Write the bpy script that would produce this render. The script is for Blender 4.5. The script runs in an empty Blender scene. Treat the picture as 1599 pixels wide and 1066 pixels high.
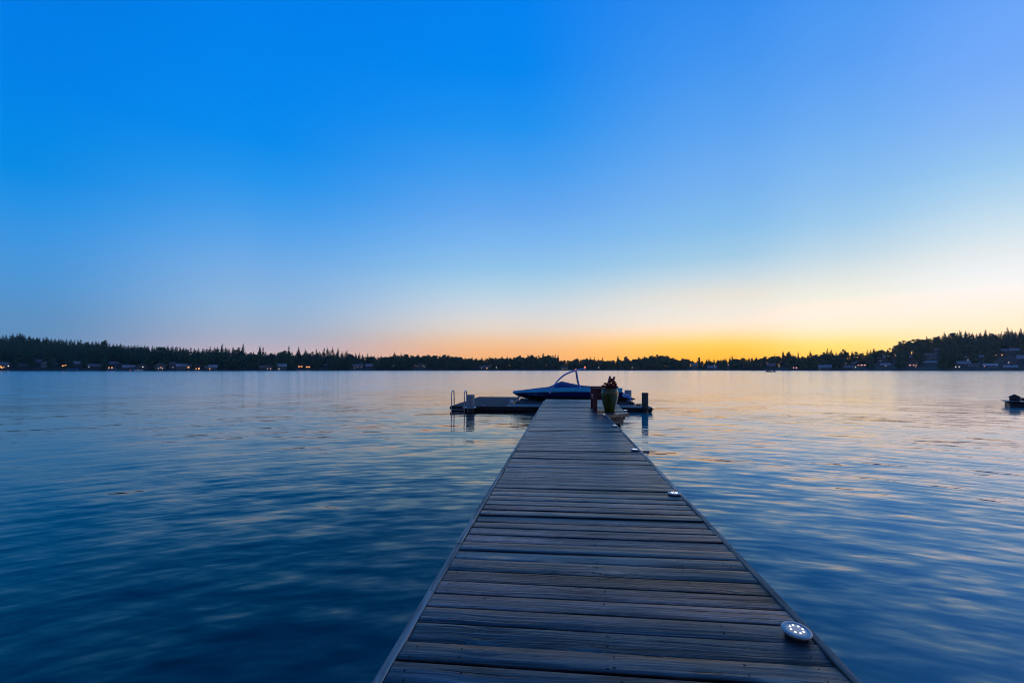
import bpy, math, random
import numpy as np
from mathutils import Vector, Matrix

random.seed(7)
C = bpy.context.scene
COL = C.collection
PI = math.pi
rad = math.radians

# ------------------------------------------------------------------ camera
CAMZ = 1.67                       # above the water (z = 0)
YAW = rad(6.0)                    # the camera looks a little left of the dock's own direction
F, CX, HY = 757.0, 799.5, 576.0   # focal length and horizon in photograph pixels
AX = (-math.sin(YAW), math.cos(YAW))
RT = (math.cos(YAW), math.sin(YAW))
DECK = 0.50
cam_d = bpy.data.cameras.new('camera')
cam_d.sensor_width = 36.0
cam_d.lens = F / 1599.0 * 36.0
cam_d.shift_y = (HY - 533.0) / 1599.0
cam_d.clip_start = 0.05
cam_d.clip_end = 6000
cam = bpy.data.objects.new('camera', cam_d)
COL.objects.link(cam)
cam.location = (0, 0, CAMZ)
cam.rotation_euler = (rad(90), 0, YAW)
C.camera = cam
C.view_settings.view_transform = 'Standard'
C.view_settings.look = 'None'
C.view_settings.exposure = 0.0
C.view_settings.gamma = 1.0
C.cycles.max_bounces = 6
C.cycles.filter_width = 1.05
C.cycles.use_adaptive_sampling = False
C.cycles.volume_bounces = 0
C.cycles.sample_clamp_indirect = 6.0


def at(x, y, D):
    """photo pixel + depth along the camera axis -> world point"""
    u, v = (x - CX) / F, (HY - y) / F
    return Vector((D * (AX[0] + u * RT[0]), D * (AX[1] + u * RT[1]), CAMZ + v * D))


def on(x, y, z):
    """photo pixel -> world point on the level z"""
    return at(x, y, (CAMZ - z) * F / (y - HY))


# ------------------------------------------------------------------ sky
def lin(c):
    out = []
    for v in c:
        v /= 255.0
        out.append(v / 12.92 if v <= 0.04045 else ((v + 0.055) / 1.055) ** 2.4)
    return out


SKY = {   # dusk sky: per compass column, colour by height (photo row)
    10: [(-1600, (30, 62, 120)), (-300, (0, 108, 212)), (0, (0, 125, 231)), (100, (0, 129, 232)), (200, (0, 137, 231)),
         (260, (6, 140, 230)), (310, (36, 146, 230)), (350, (54, 149, 228)), (395, (69, 151, 222)), (440, (80, 151, 214)), (490, (92, 147, 198)), (520, (99, 147, 192)), (560, (112, 150, 190)), (575, (116, 150, 188))],
    400: [(-1600, (30, 62, 120)), (-300, (0, 112, 220)), (0, (0, 128, 236)), (130, (0, 134, 238)), (220, (6, 140, 237)), (280, (36, 149, 237)), (325, (64, 156, 236)),
          (375, (94, 166, 234)), (420, (120, 175, 230)), (470, (142, 182, 222)), (500, (156, 182, 212)), (525, (172, 180, 202)), (545, (193, 180, 193)), (562, (214, 186, 184)), (575, (222, 190, 180))],
    790: [(-1600, (32, 64, 122)), (-300, (0, 114, 224)), (0, (0, 130, 240)), (110, (0, 135, 240)), (200, (30, 146, 240)), (270, (68, 157, 240)),
          (330, (100, 168, 240)), (380, (125, 184, 240)), (420, (148, 198, 236)), (450, (178, 211, 232)), (480, (208, 219, 228)), (500, (226, 221, 216)), (516, (237, 218, 200)), (526, (245, 210, 176)), (537, (253, 200, 150)), (552, (255, 186, 122)), (575, (255, 180, 110))],
    1140: [(-1600, (40, 72, 130)), (-300, (12, 116, 230)), (0, (52, 141, 239)), (100, (68, 151, 241)), (200, (92, 164, 242)), (290, (118, 178, 241)),
           (350, (134, 191, 237)), (400, (165, 206, 233)), (430, (200, 219, 231)), (458, (234, 230, 220)), (485, (247, 236, 220)), (503, (250, 238, 212)), (516, (253, 234, 188)), (526, (255, 229, 148)), (537, (255, 219, 92)), (548, (255, 208, 62)), (560, (255, 198, 46)), (575, (255, 185, 40))],
    1300: [(-1600, (44, 76, 134)), (-300, (30, 125, 236)), (0, (74, 152, 243)), (100, (88, 159, 244)), (200, (110, 174, 243)), (290, (136, 190, 241)),
           (350, (160, 204, 238)), (400, (196, 220, 234)), (435, (228, 234, 231)), (465, (248, 242, 222)), (492, (255, 246, 222)), (512, (255, 246, 208)), (525, (254, 242, 172)), (535, (254, 236, 128)), (545, (254, 231, 106)), (558, (255, 218, 82)), (575, (255, 200, 60))],
    1580: [(-1600, (46, 80, 138)), (-300, (48, 134, 240)), (0, (106, 166, 249)), (100, (117, 172, 250)), (190, (135, 186, 246)), (250, (152, 201, 242)),
           (300, (178, 214, 241)), (350, (206, 228, 241)), (385, (228, 237, 241)), (420, (245, 244, 240)), (445, (250, 249, 240)), (475, (255, 248, 226)), (505, (255, 246, 206)), (535, (255, 241, 175)), (575, (255, 232, 140))],
}
BACK = [(90, (34, 62, 116)), (40, (48, 82, 140)), (22, (78, 102, 154)), (9, (112, 114, 154)), (0, (92, 104, 142))]   # rosy band opposite the sunset

world = bpy.data.worlds.new('World')
C.world = world
world.use_nodes = True
wt = world.node_tree
wt.nodes.clear()


class NT:
    """short hand for building node trees"""
    def __init__(s, t): s.t = t
    def n(s, kind, **kw):
        nd = s.t.nodes.new(kind)
        for k, v in kw.items(): setattr(nd, k, v)
        return nd
    def link(s, a, b): s.t.links.new(a, b)
    def put(s, sock, v):
        if hasattr(v, 'is_linked') or isinstance(v, bpy.types.NodeSocket): s.link(v, sock)
        else: sock.default_value = v
    def m(s, op, a, b=None, c=None, clamp=False):
        nd = s.n('ShaderNodeMath', operation=op, use_clamp=clamp)
        for i, v in enumerate((a, b, c)):
            if v is not None: s.put(nd.inputs[i], v)
        return nd.outputs[0]
    def vm(s, op, a, b=None):
        nd = s.n('ShaderNodeVectorMath', operation=op)
        s.put(nd.inputs[0], a)
        if b is not None: s.put(nd.inputs[1], b)
        return nd.outputs['Value'] if op in ('DOT_PRODUCT', 'LENGTH', 'DISTANCE') else nd.outputs[0]
    def rng(s, v, a, b, c=0.0, d=1.0, smooth=False):
        nd = s.n('ShaderNodeMapRange', clamp=True)
        if smooth: nd.interpolation_type = 'SMOOTHSTEP'
        s.put(nd.inputs[0], v)
        for i, x in enumerate((a, b, c, d)): nd.inputs[1 + i].default_value = x
        return nd.outputs[0]
    def mix(s, f, a, b, blend='MIX'):
        nd = s.n('ShaderNodeMix', data_type='RGBA', blend_type=blend)
        s.put(nd.inputs[0], f)
        for sock, v in ((nd.inputs[6], a), (nd.inputs[7], b)):
            if isinstance(v, (tuple, list)): sock.default_value = (*v[:3], 1)
            else: s.link(v, sock)
        return nd.outputs[2]
    def ramp(s, f, stops, interp='LINEAR'):
        nd = s.n('ShaderNodeValToRGB')
        cr = nd.color_ramp
        cr.interpolation = interp
        stops = sorted(stops)
        while len(cr.elements) < len(stops): cr.elements.new(0.5)
        for e, (p, c) in zip(cr.elements, stops):
            e.position = p
            e.color = (*c, 1) if len(c) == 3 else c
        s.put(nd.inputs[0], f)
        return nd.outputs[0]
    def noise(s, vec, scale=1.0, detail=3.0, rough=0.5, dist=0.0):
        nd = s.n('ShaderNodeTexNoise')
        s.put(nd.inputs['Vector'], vec)
        nd.inputs['Scale'].default_value = scale
        nd.inputs['Detail'].default_value = detail
        nd.inputs['Roughness'].default_value = rough
        nd.inputs['Distortion'].default_value = dist
        return nd
    def mapped(s, vec, scale, rot=(0, 0, 0), loc=(0, 0, 0)):
        nd = s.n('ShaderNodeMapping')
        s.put(nd.inputs[0], vec)
        nd.inputs['Location'].default_value = loc
        nd.inputs['Rotation'].default_value = rot
        nd.inputs['Scale'].default_value = scale
        return nd.outputs[0]


w = NT(wt)
tc = w.n('ShaderNodeTexCoord')
d = tc.outputs['Generated']
dx = w.vm('DOT_PRODUCT', d, (RT[0], RT[1], 0))
dy = w.vm('DOT_PRODUCT', d, (AX[0], AX[1], 0))
az = w.m('MULTIPLY', w.m('ARCTAN2', dx, dy), 180 / PI)
dz = w.vm('DOT_PRODUCT', d, (0, 0, 1))
el = w.m('MULTIPLY', w.m('ARCSINE', dz), 180 / PI)
elf = w.m('DIVIDE', el, 90.0, clamp=True)
GLOW = 1.28    # the red and yellow of the afterglow run past what the picture can show
def sky_lin(c_, px):
    o_ = lin(c_)
    if px < 1000: return o_
    if c_[0] >= 250: o_[0] *= 1 + (GLOW - 1) * min(1, (c_[0] - 249) / 5)
    if c_[1] >= 226 and c_[0] >= 244:
        q_ = min(1, (c_[1] - 225) / 14)
        o_[1] *= 1 + .03 * q_; o_[2] *= 1 + .08 * q_
    return o_
cols = []
for px, rows in SKY.items():
    u = (px - CX) / F
    st = [(max(0.0, math.degrees(math.atan((HY - y) / F / math.sqrt(1 + u * u)))) / 90.0, sky_lin(c, px)) for y, c in rows]
    cols.append((math.degrees(math.atan(u)), w.ramp(elf, st)))
back = w.ramp(elf, [(e / 90.0, lin(c)) for e, c in BACK])
c = w.mix(w.rng(az, -125, cols[0][0]), back, cols[0][1])
for (a0, r0), (a1, r1) in zip(cols, cols[1:]):
    c = w.mix(w.rng(az, a0, a1, smooth=True), c, r1)
c = w.mix(w.rng(az, 58, 135), c, back)
bg = w.n('ShaderNodeBackground')
w.link(c, bg.inputs[0])
bg.inputs[1].default_value = 1.0
# the physical twilight sky underneath it, sun just below the ridge on the right
sk = w.n('ShaderNodeTexSky', sky_type='NISHITA')
sk.sun_disc = False
sk.sun_elevation = rad(0.5)
sk.sun_rotation = rad(22)
bg2 = w.n('ShaderNodeBackground')
w.link(sk.outputs[0], bg2.inputs[0])
bg2.inputs[1].default_value = 0.0008
ad = w.n('ShaderNodeAddShader')
w.link(bg.outputs[0], ad.inputs[0]); w.link(bg2.outputs[0], ad.inputs[1])
wo = w.n('ShaderNodeOutputWorld')
w.link(ad.outputs[0], wo.inputs[0])


# ------------------------------------------------------------------ materials
def mat(name, col=(.5, .5, .5), rough=.5, metal=0.0, emit=None, estr=0.0, var=0.0, vscale=6.0, bump=0.0, bscale=40.0, spec=None, coat=0.0):
    m = bpy.data.materials.new(name)
    m.use_nodes = True
    t = NT(m.node_tree)
    b = m.node_tree.nodes['Principled BSDF']
    b.inputs['Base Color'].default_value = (*col, 1)
    b.inputs['Roughness'].default_value = rough
    b.inputs['Metallic'].default_value = metal
    if spec is not None: b.inputs['Specular IOR Level'].default_value = spec
    if coat: b.inputs['Coat Weight'].default_value = coat
    if emit:
        b.inputs['Emission Color'].default_value = (*emit, 1)
        b.inputs['Emission Strength'].default_value = estr
    o = t.n('ShaderNodeTexCoord').outputs['Object']
    if var:
        nz = t.noise(o, vscale, 5, .6).outputs['Fac']
        lo = tuple(max(0, x * (1 - var)) for x in col); hi = tuple(min(1, x * (1 + var)) for x in col)
        t.link(t.ramp(nz, [(.3, lo), (.7, hi)]), b.inputs['Base Color'])
        t.link(t.rng(nz, .3, .7, max(.02, rough * .8), min(1, rough * 1.2)), b.inputs['Roughness'])
    if bump:
        bn = t.n('ShaderNodeBump')
        bn.inputs['Strength'].default_value = bump
        bn.inputs['Distance'].default_value = .01
        t.link(t.noise(o, bscale, 4, .6).outputs['Fac'], bn.inputs['Height'])
        t.link(bn.outputs[0], b.inputs['Normal'])
    return m


def wood_mat(name, dark, light, rough=.5, axis='X', grain=1.0, knots=True):
    """weathered plank; grain runs along the given axis, each plank (mesh island) its own tone"""
    m = bpy.data.materials.new(name)
    m.use_nodes = True
    t = NT(m.node_tree)
    b = m.node_tree.nodes['Principled BSDF']
    o = t.n('ShaderNodeTexCoord').outputs['Object']
    if axis == 'Y': o = t.mapped(o, (1, 1, 1), rot=(0, 0, PI / 2))
    ri = t.n('ShaderNodeNewGeometry').outputs['Random Per Island']
    off = t.n('ShaderNodeCombineXYZ')
    t.link(t.m('MULTIPLY', ri, 57.0), off.inputs[0]); t.link(t.m('MULTIPLY', ri, 31.0), off.inputs[1])
    p = t.vm('ADD', o, off.outputs[0])
    # knots first: the grain bends round them
    h = None
    if knots:
        vo = t.n('ShaderNodeTexVoronoi')
        t.link(t.mapped(p, (2.6, 6.2, 6.2)), vo.inputs['Vector'])
        vo.inputs['Scale'].default_value = 1.0
        pick = t.m('GREATER_THAN', t.vm('DOT_PRODUCT', vo.outputs['Color'], (1, 0, 0)), .60)
        k = t.m('MULTIPLY', t.rng(vo.outputs['Distance'], .03, .12, 1, 0), pick)
        ks = t.m('MULTIPLY', t.rng(vo.outputs['Distance'], .0, .40, 1, 0, smooth=True), pick)
        sw = t.n('ShaderNodeCombineXYZ')
        t.link(t.m('MULTIPLY', ks, .045), sw.inputs[1])
        p2 = t.vm('ADD', p, sw.outputs[0])
    else: p2 = p
    # slow wander so that the grain is not ruler straight
    wv = t.noise(t.mapped(p, (1.6, 5, 5)), 1.0, 2, .5).outputs['Color']
    wv = t.vm('MULTIPLY', t.vm('SUBTRACT', wv, (.5, .5, .5)), (0, .07, .07))
    pg = t.vm('ADD', p2, wv)
    g1 = t.noise(t.mapped(pg, (1.6, 62, 62)), 1.0, 5, .7).outputs['Fac']
    g2 = t.noise(t.mapped(pg, (.8, 17, 17)), 1.0, 3, .55).outputs['Fac']
    blot = t.noise(t.mapped(p, (1.1, 2.6, 2.6)), 1.0, 5, .62).outputs['Fac']
    worn = t.rng(t.m('ADD', t.m('FRACT', t.m('MULTIPLY', ri, 23.1)), t.m('MULTIPLY', t.m('SUBTRACT', blot, .5), 1.6)), .25, .75, .25, 1.0)
    gm = t.m('ADD', .5, t.m('MULTIPLY', t.m('SUBTRACT', g1, .5), worn))
    f = t.m('ADD', t.m('MULTIPLY', gm, .5), t.m('ADD', t.m('MULTIPLY', g2, .30), t.m('MULTIPLY', blot, .28)))
    col = t.ramp(f, [(.44, dark), (.535, tuple(a * .68 + b_ * .32 for a, b_ in zip(dark, light))), (.63, light)])
    tone = t.m('ADD', .34, t.m('MULTIPLY', t.m('FRACT', t.m('MULTIPLY', ri, 13.7)), 1.2))
    tn = t.n('ShaderNodeCombineXYZ')
    t.link(tone, tn.inputs[0]); t.link(tone, tn.inputs[1])
    t.link(t.m('MULTIPLY', tone, t.m('ADD', .86, t.m('MULTIPLY', t.m('FRACT', t.m('MULTIPLY', ri, 5.3)), .30))), tn.inputs[2])
    col = t.mix(1.0, col, tn.outputs[0], 'MULTIPLY')
    crack = t.rng(t.noise(t.mapped(pg, (1.0, 40, 40), loc=(3, 8, 0)), 1.0, 2, .5).outputs['Fac'], .66, .70)
    h = t.m('ADD', t.m('MULTIPLY', gm, .9), t.m('MULTIPLY', g2, .8))
    if knots:
        col = t.mix(t.m('MULTIPLY', k, .75), col, tuple(x * .35 for x in dark))
        h = t.m('ADD', h, t.m('MULTIPLY', ks, .9))
        h = t.m('SUBTRACT', h, t.m('MULTIPLY', k, .6))
    col = t.mix(t.m('MULTIPLY', crack, .75), col, tuple(x * .25 for x in dark))
    h = t.m('SUBTRACT', h, t.m('MULTIPLY', crack, .9))
    t.link(col, b.inputs['Base Color'])
    t.link(t.rng(f, .40, .66, rough * 1.3, rough * .72), b.inputs['Roughness'])
    t.link(t.rng(f, .43, .62, .12, .72), b.inputs['Specular IOR Level'])
    bn = t.n('ShaderNodeBump')
    bn.inputs['Strength'].default_value = .9 * grain
    bn.inputs['Distance'].default_value = .009
    t.link(h, bn.inputs['Height'])
    t.link(bn.outputs[0], b.inputs['Normal'])
    return m


M = {}
M['deck'] = wood_mat('weathered_deck_wood', (.004, .0037, .0044), (.118, .106, .124), .33)
M['deck_y'] = wood_mat('weathered_edge_wood', (.06, .054, .053), (.30, .27, .26), .5, axis='Y', knots=False)
M['beam'] = wood_mat('brown_beam_wood', (.20, .10, .055), (.55, .30, .18), .6)
M['dark_under'] = mat('dark_wet_timber', (.012, .012, .013), .7, var=.4)
M['pale_post'] = mat('pale_post_wood', (.40, .27, .24), .6, var=.25, vscale=14)  # back posts, paler than the red wood of the bench
M['nail'] = mat('rusty_nail', (.006, .005, .005), .8)
M['red_wood'] = mat('dark_red_painted_wood', (.15, .020, .025), .38, var=.3, vscale=9, bump=.15)
M['steel'] = mat('stainless_steel', (.55, .56, .58), .28, 1.0, var=.15)
M['float_top'] = mat('float_carpet', (.034, .029, .038), .85, var=.35, vscale=14, bump=.4, bscale=160)
M['float_side'] = mat('black_float_side', (.006, .006, .007), .6, var=.3)
M['walk_top'] = wood_mat('float_walkway_wood', (.10, .10, .10), (.36, .35, .35), .5)
M['pile_grey'] = mat('grey_pile', (.30, .33, .35), .6, var=.3, vscale=7, bump=.3, bscale=30)
M['pile_brown'] = mat('brown_pile', (.085, .075, .066), .75, var=.45, vscale=8, bump=.4, bscale=30)
M['pile_wet'] = mat('wet_pile_foot', (.012, .014, .012), .35, var=.4)
M['white'] = mat('white_plastic', (.72, .72, .70), .4, var=.1)
M['black'] = mat('black_rubber', (.012, .012, .013), .5, var=.3)
M['lens'] = mat('clear_lamp_lens', (.30, .36, .42), .25, var=.1, emit=(.85, .92, 1.0), estr=.16)
M['led'] = mat('led', (1, 1, 1), .4, emit=(1.0, .95, .92), estr=3.2)
M['led_rim'] = mat('brushed_lamp_rim', (.50, .50, .49), .40, .6, var=.15, vscale=30)
M['bluehull'] = mat('deep_blue_gelcoat', (.007, .032, .17), .16, var=.1, coat=.6)
M['stripe'] = mat('teal_blue_gelcoat', (.05, .52, .70), .2, var=.12, coat=.5)
M['cover'] = mat('navy_canvas', (.006, .014, .17), .7, var=.3, vscale=5, bump=.5, bscale=9)
M['tarp'] = mat('blue_tarpaulin', (.02, .10, .34), .55, var=.3, vscale=6)
M['hullbottom'] = mat('dark_hull_bottom', (.010, .012, .018), .4, var=.3)
M['decal'] = mat('pale_blue_decal', (.05, .22, .50), .4, var=.1)
M['towermetal'] = mat('blue_tower_tube', (.34, .48, .78), .3, .3, var=.1)
M['towerdark'] = mat('dark_tower_tube', (.03, .05, .12), .3, .6, var=.1)
M['lift'] = mat('grey_lift_plastic', (.055, .065, .075), .6, var=.3)
M['raft'] = mat('dark_raft_side', (.03, .028, .03), .6, var=.35)
M['raft_top'] = mat('raft_top', (.17, .18, .21), .4, var=.3)
M['hut'] = mat('dark_hut_wood', (.05, .055, .06), .7, var=.4)
M['hut_roof'] = mat('dark_hut_roof', (.018, .018, .02), .6, var=.3)
M['blossom'] = mat('red_petals', (.34, .010, .016), .5, var=.3, vscale=20)
M['leaf'] = mat('flower_leaves', (.03, .055, .018), .5, var=.4, vscale=20)
M['red_lamp'] = mat('red_lamp', (.4, .05, .03), .3, emit=(1, .18, .08), estr=1.2)
M['trunk'] = mat('bark', (.035, .028, .022), .9, var=.3)


def glaze():
    m = bpy.data.materials.new('green_glaze')
    m.use_nodes = True
    t = NT(m.node_tree)
    b = m.node_tree.nodes['Principled BSDF']
    o = t.n('ShaderNodeTexCoord').outputs['Object']
    nz = t.noise(t.mapped(o, (7, 7, 2.2)), 1.0, 4, .6).outputs['Fac']
    t.link(t.ramp(nz, [(.3, (.030, .036, .004)), (.5, (.066, .070, .005)), (.72, (.14, .135, .008))]), b.inputs['Base Color'])
    b.inputs['Roughness'].default_value = .14
    b.inputs['Coat Weight'].default_value = .5
    return m


M['glaze'] = glaze()


def foliage(name, lo, hi, scale=.35):
    m = bpy.data.materials.new(name)
    m.use_nodes = True
    t = NT(m.node_tree)
    b = m.node_tree.nodes['Principled BSDF']
    g = t.n('ShaderNodeNewGeometry')
    nz = t.noise(g.outputs['Position'], scale, 3, .6).outputs['Fac']
    oi = t.n('ShaderNodeObjectInfo').outputs['Random']
    f = t.m('ADD', t.m('MULTIPLY', nz, .8), t.m('MULTIPLY', t.m('ADD', t.m('MULTIPLY', g.outputs['Random Per Island'], .5), t.m('MULTIPLY', oi, .5)), .4))
    t.link(t.ramp(f, [(.3, lo), (.8, hi)]), b.inputs['Base Color'])
    b.inputs['Roughness'].default_value = .7
    b.inputs['Specular IOR Level'].default_value = .25
    return m


M['needles'] = foliage('conifer_needles', (.012, .060, .026), (.045, .150, .060))
M['leaves'] = foliage('broadleaf_leaves', (.018, .066, .024), (.06, .155, .052))
M['earth'] = mat('shore_earth', (.045, .050, .036), .9, var=.5, vscale=.08)


def water_mat():
    m = bpy.data.materials.new('lake_water')
    m.use_nodes = True
    t = NT(m.node_tree)
    b = m.node_tree.nodes['Principled BSDF']
    pos = t.n('ShaderNodeNewGeometry').outputs['Position']
    nx = ny = None
    # layered ripples given as slopes (not heights) so that they stay rough out to the far shore
    # swell that spreads in arcs from the shore end of the dock
    rel = t.vm('SUBTRACT', pos, (.4, -2.5, 0))
    sr = t.n('ShaderNodeSeparateXYZ')
    t.link(rel, sr.inputs[0])
    ang = t.m('ARCTAN2', sr.outputs[0], sr.outputs[1])
    rr_ = t.vm('LENGTH', rel)
    arc = t.n('ShaderNodeCombineXYZ')
    t.link(t.m('MULTIPLY', ang, 9.0), arc.inputs[0]); t.link(rr_, arc.inputs[1])
    layers = [  # coordinates, scale across, scale along, rotation, slope x, slope y
        (pos, (.12, .40, 1), rad(12), .008, .014, 2),
        (pos, (.60, 2.4, 1), rad(-10), .022, .055, 2),
        (arc.outputs[0], (.55, 1.6, 1), 0, .022, .055, 2),
        (arc.outputs[0], (1.2, 5.0, 1), rad(3), .070, .220, 2),
        (arc.outputs[0], (2.2, 9.5, 1), rad(-3), .050, .160, 2),
        (pos, (1.9, 7.5, 1), rad(5), .032, .105, 2),
        (pos, (3.6, 13.0, 1), rad(-4), .020, .060, 2),
    ]
    patch = t.rng(t.noise(t.mapped(pos, (.07, .2, 1), rot=(0, 0, rad(12))), 1.0, 3, .55).outputs['Fac'], .32, .68, .5, 1.3)
    out = t.vm('LENGTH', pos)
    # seen at a glancing angle the ripples merge: far out they go over into roughness
    calm = t.m('DIVIDE', 1.0, t.m('ADD', 1.0, t.m('POWER', t.m('DIVIDE', out, 14.0), 1.5)))
    patch = t.m('MULTIPLY', patch, calm)
    for i, (co, sc, ro, sx, sy, det) in enumerate(layers):
        nz = t.noise(t.mapped(co, sc, rot=(0, 0, ro), loc=(i * 7.3, i * 3.1, 0)), 1.0, det, .5, .35).outputs['Color']
        sp = t.n('ShaderNodeSeparateColor')
        t.link(nz, sp.inputs[0])
        a = t.m('MULTIPLY', t.m('SUBTRACT', sp.outputs[0], .5), sx * 2)
        c_ = t.m('MULTIPLY', t.m('SUBTRACT', sp.outputs[1], .5), sy * 2)
        nx = a if nx is None else t.m('ADD', nx, a)
        ny = c_ if ny is None else t.m('ADD', ny, c_)
    cb = t.n('ShaderNodeCombineXYZ')
    t.link(t.m('MULTIPLY', nx, patch), cb.inputs[0]); t.link(t.m('MULTIPLY', ny, patch), cb.inputs[1]); cb.inputs[2].default_value = 1.0
    nrm = t.vm('NORMALIZE', cb.outputs[0])
    # dark water body below a clear, faintly blue-green mirror weighted by Fresnel
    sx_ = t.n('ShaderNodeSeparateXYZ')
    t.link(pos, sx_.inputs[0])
    sheen_noise = t.noise(t.mapped(pos, (.12, .10, 1)), 1.0, 3, .5).outputs['Fac']
    painted_sheen = t.m('MULTIPLY', t.rng(sx_.outputs[0], -2.0, 5.0, 0, 1, smooth=True), t.rng(sheen_noise, .25, .75, .6, 1.25))
    # right of the dock, brighter sky reflection is painted into the body colour
    t.link(t.mix(painted_sheen, (.0001, .0016, .003), (.004, .52, .62)), b.inputs['Base Color'])
    b.inputs['Roughness'].default_value = .8
    b.inputs['Specular IOR Level'].default_value = 0.0
    gl = t.n('ShaderNodeBsdfGlossy')
    gl.inputs['Color'].default_value = (.99, .98, .96, 1)
    cat = t.noise(t.mapped(pos, (.3, 1.6, 1), rot=(0, 0, rad(4))), 1.0, 6, .65).outputs['Fac']
    t.link(t.m('MULTIPLY', t.rng(out, 6, 42, .03, .165), t.rng(cat, .3, .7, .65, 1.3)), gl.inputs['Roughness'])
    t.link(nrm, gl.inputs['Normal'])
    fr = t.n('ShaderNodeFresnel')
    fr.inputs['IOR'].default_value = 1.38
    t.link(nrm, fr.inputs['Normal'])
    mx = t.n('ShaderNodeMixShader')
    t.link(fr.outputs[0], mx.inputs[0]); t.link(b.outputs[0], mx.inputs[1]); t.link(gl.outputs[0], mx.inputs[2])
    t.link(mx.outputs[0], m.node_tree.nodes['Material Output'].inputs['Surface'])
    return m


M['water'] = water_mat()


# ------------------------------------------------------------------ mesh helpers
class MB:
    def __init__(s): s.v, s.f, s.mi, s.sm = [], [], [], []
    def add(s, vs, fs, mi=0, smooth=False):
        o = len(s.v)
        s.v += [tuple(v) for v in vs]
        for f in fs:
            s.f.append(tuple(i + o for i in f)); s.mi.append(mi); s.sm.append(smooth)
    def box(s, lo, hi, mi=0, M4=None, bev=0.0):
        (x0, y0, z0), (x1, y1, z1) = lo, hi
        if bev > 0:
            b = bev
            ring = []
            for z, k in ((z0, b), (z0 + b, 0), (z1 - b, 0), (z1, b)):
                xa, xb, ya, yb = x0 + k, x1 - k, y0 + k, y1 - k
                e = b if k == 0 else b * .6
                ring.append([(xa + e, ya, z), (xb - e, ya, z), (xb, ya + e, z), (xb, yb - e, z), (xb - e, yb, z), (xa + e, yb, z), (xa, yb - e, z), (xa, ya + e, z)])
            vs = [p for r in ring for p in r]
            fs = [tuple(range(7, -1, -1)), tuple(range(24, 32))]
            for r in range(3):
                for i in range(8):
                    j = (i + 1) % 8
                    fs.append((r * 8 + i, r * 8 + j, r * 8 + 8 + j, r * 8 + 8 + i))
        else:
            vs = [(x0, y0, z0), (x1, y0, z0), (x1, y1, z0), (x0, y1, z0), (x0, y0, z1), (x1, y0, z1), (x1, y1, z1), (x0, y1, z1)]
            fs = [(3, 2, 1, 0), (4, 5, 6, 7), (0, 1, 5, 4), (1, 2, 6, 5), (2, 3, 7, 6), (3, 0, 4, 7)]
        if M4 is not None: vs = [M4 @ Vector(v) for v in vs]
        s.add(vs, fs, mi)
    def bar(s, a, b, wx, wz, mi=0):
        """a square bar from a to b"""
        a, b = Vector(a), Vector(b)
        d = (b - a).normalized()
        up = Vector((0, 0, 1)) if abs(d.z) < .95 else Vector((0, 1, 0))
        sx = d.cross(up).normalized(); sz = sx.cross(d).normalized()
        vs = []
        for p in (a, b):
            for i, j in ((-1, -1), (1, -1), (1, 1), (-1, 1)):
                vs.append(p + sx * (i * wx / 2) + sz * (j * wz / 2))
        s.add(vs, [(3, 2, 1, 0), (4, 5, 6, 7), (0, 1, 5, 4), (1, 2, 6, 5), (2, 3, 7, 6), (3, 0, 4, 7)], mi)
    def tube(s, pts, r, n=8, mi=0, closed=False):
        pts = [Vector(p) for p in pts]
        vs, fs = [], []
        up = Vector((0, 0, 1))
        k = len(pts)
        prev = None
        for i, p in enumerate(pts):
            t_ = (pts[min(i + 1, k - 1)] - pts[max(i - 1, 0)]).normalized()
            if prev is None:
                a = t_.cross(up)
                if a.length < .05: a = t_.cross(Vector((0, 1, 0)))
                a.normalize()
            else:
                a = (prev - t_ * prev.dot(t_)).normalized()
            prev = a
            b = t_.cross(a)
            rr = r[i] if isinstance(r, (list, tuple)) else r
            for j in range(n):
                q = 2 * PI * j / n
                vs.append(p + a * (rr * math.cos(q)) + b * (rr * math.sin(q)))
        for i in range(k - 1):
            for j in range(n):
                j2 = (j + 1) % n
                fs.append((i * n + j, i * n + j2, i * n + n + j2, i * n + n + j))
        s.add(vs, fs, mi, True)
        s.add(vs[:n], [tuple(range(n - 1, -1, -1))], mi)
        s.add(vs[-n:], [tuple(range(n))], mi)
    def lathe(s, prof, c=(0, 0, 0), n=32, mi=0, M4=None, smooth=True):
        vs, fs = [], []
        for (r, z) in prof:
            for j in range(n):
                q = 2 * PI * j / n
                v = Vector((r * math.cos(q), r * math.sin(q), z))
                if M4 is not None: v = M4 @ v
                vs.append(v + Vector(c))
        for i in range(len(prof) - 1):
            for j in range(n):
                j2 = (j + 1) % n
                fs.append((i * n + j, i * n + j2, i * n + n + j2, i * n + n + j))
        s.add(vs, fs, mi, smooth)
        if prof[0][0] > 1e-4: s.add(vs[:n], [tuple(range(n - 1, -1, -1))], mi)
        if prof[-1][0] > 1e-4: s.add(vs[-n:], [tuple(range(n))], mi)
    def grid(s, rows, mi=0, smooth=True, closed=False):
        n = len(rows[0])
        vs = [p for r in rows for p in r]
        fs = []
        for i in range(len(rows) - 1):
            for j in range(n if closed else n - 1):
                j2 = (j + 1) % n
                fs.append((i * n + j, i * n + j2, i * n + n + j2, i * n + n + j))
        s.add(vs, fs, mi, smooth)
    def build(s, name, mats, parent=None, loc=None, rz=0.0):
        me = bpy.data.meshes.new(name)
        me.from_pydata(s.v, [], s.f)
        if not isinstance(mats, (list, tuple)): mats = [mats]
        for m_ in mats: me.materials.append(m_)
        me.polygons.foreach_set('material_index', s.mi)
        me.polygons.foreach_set('use_smooth', s.sm)
        me.update()
        return link(name, me, parent, loc, rz)


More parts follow.
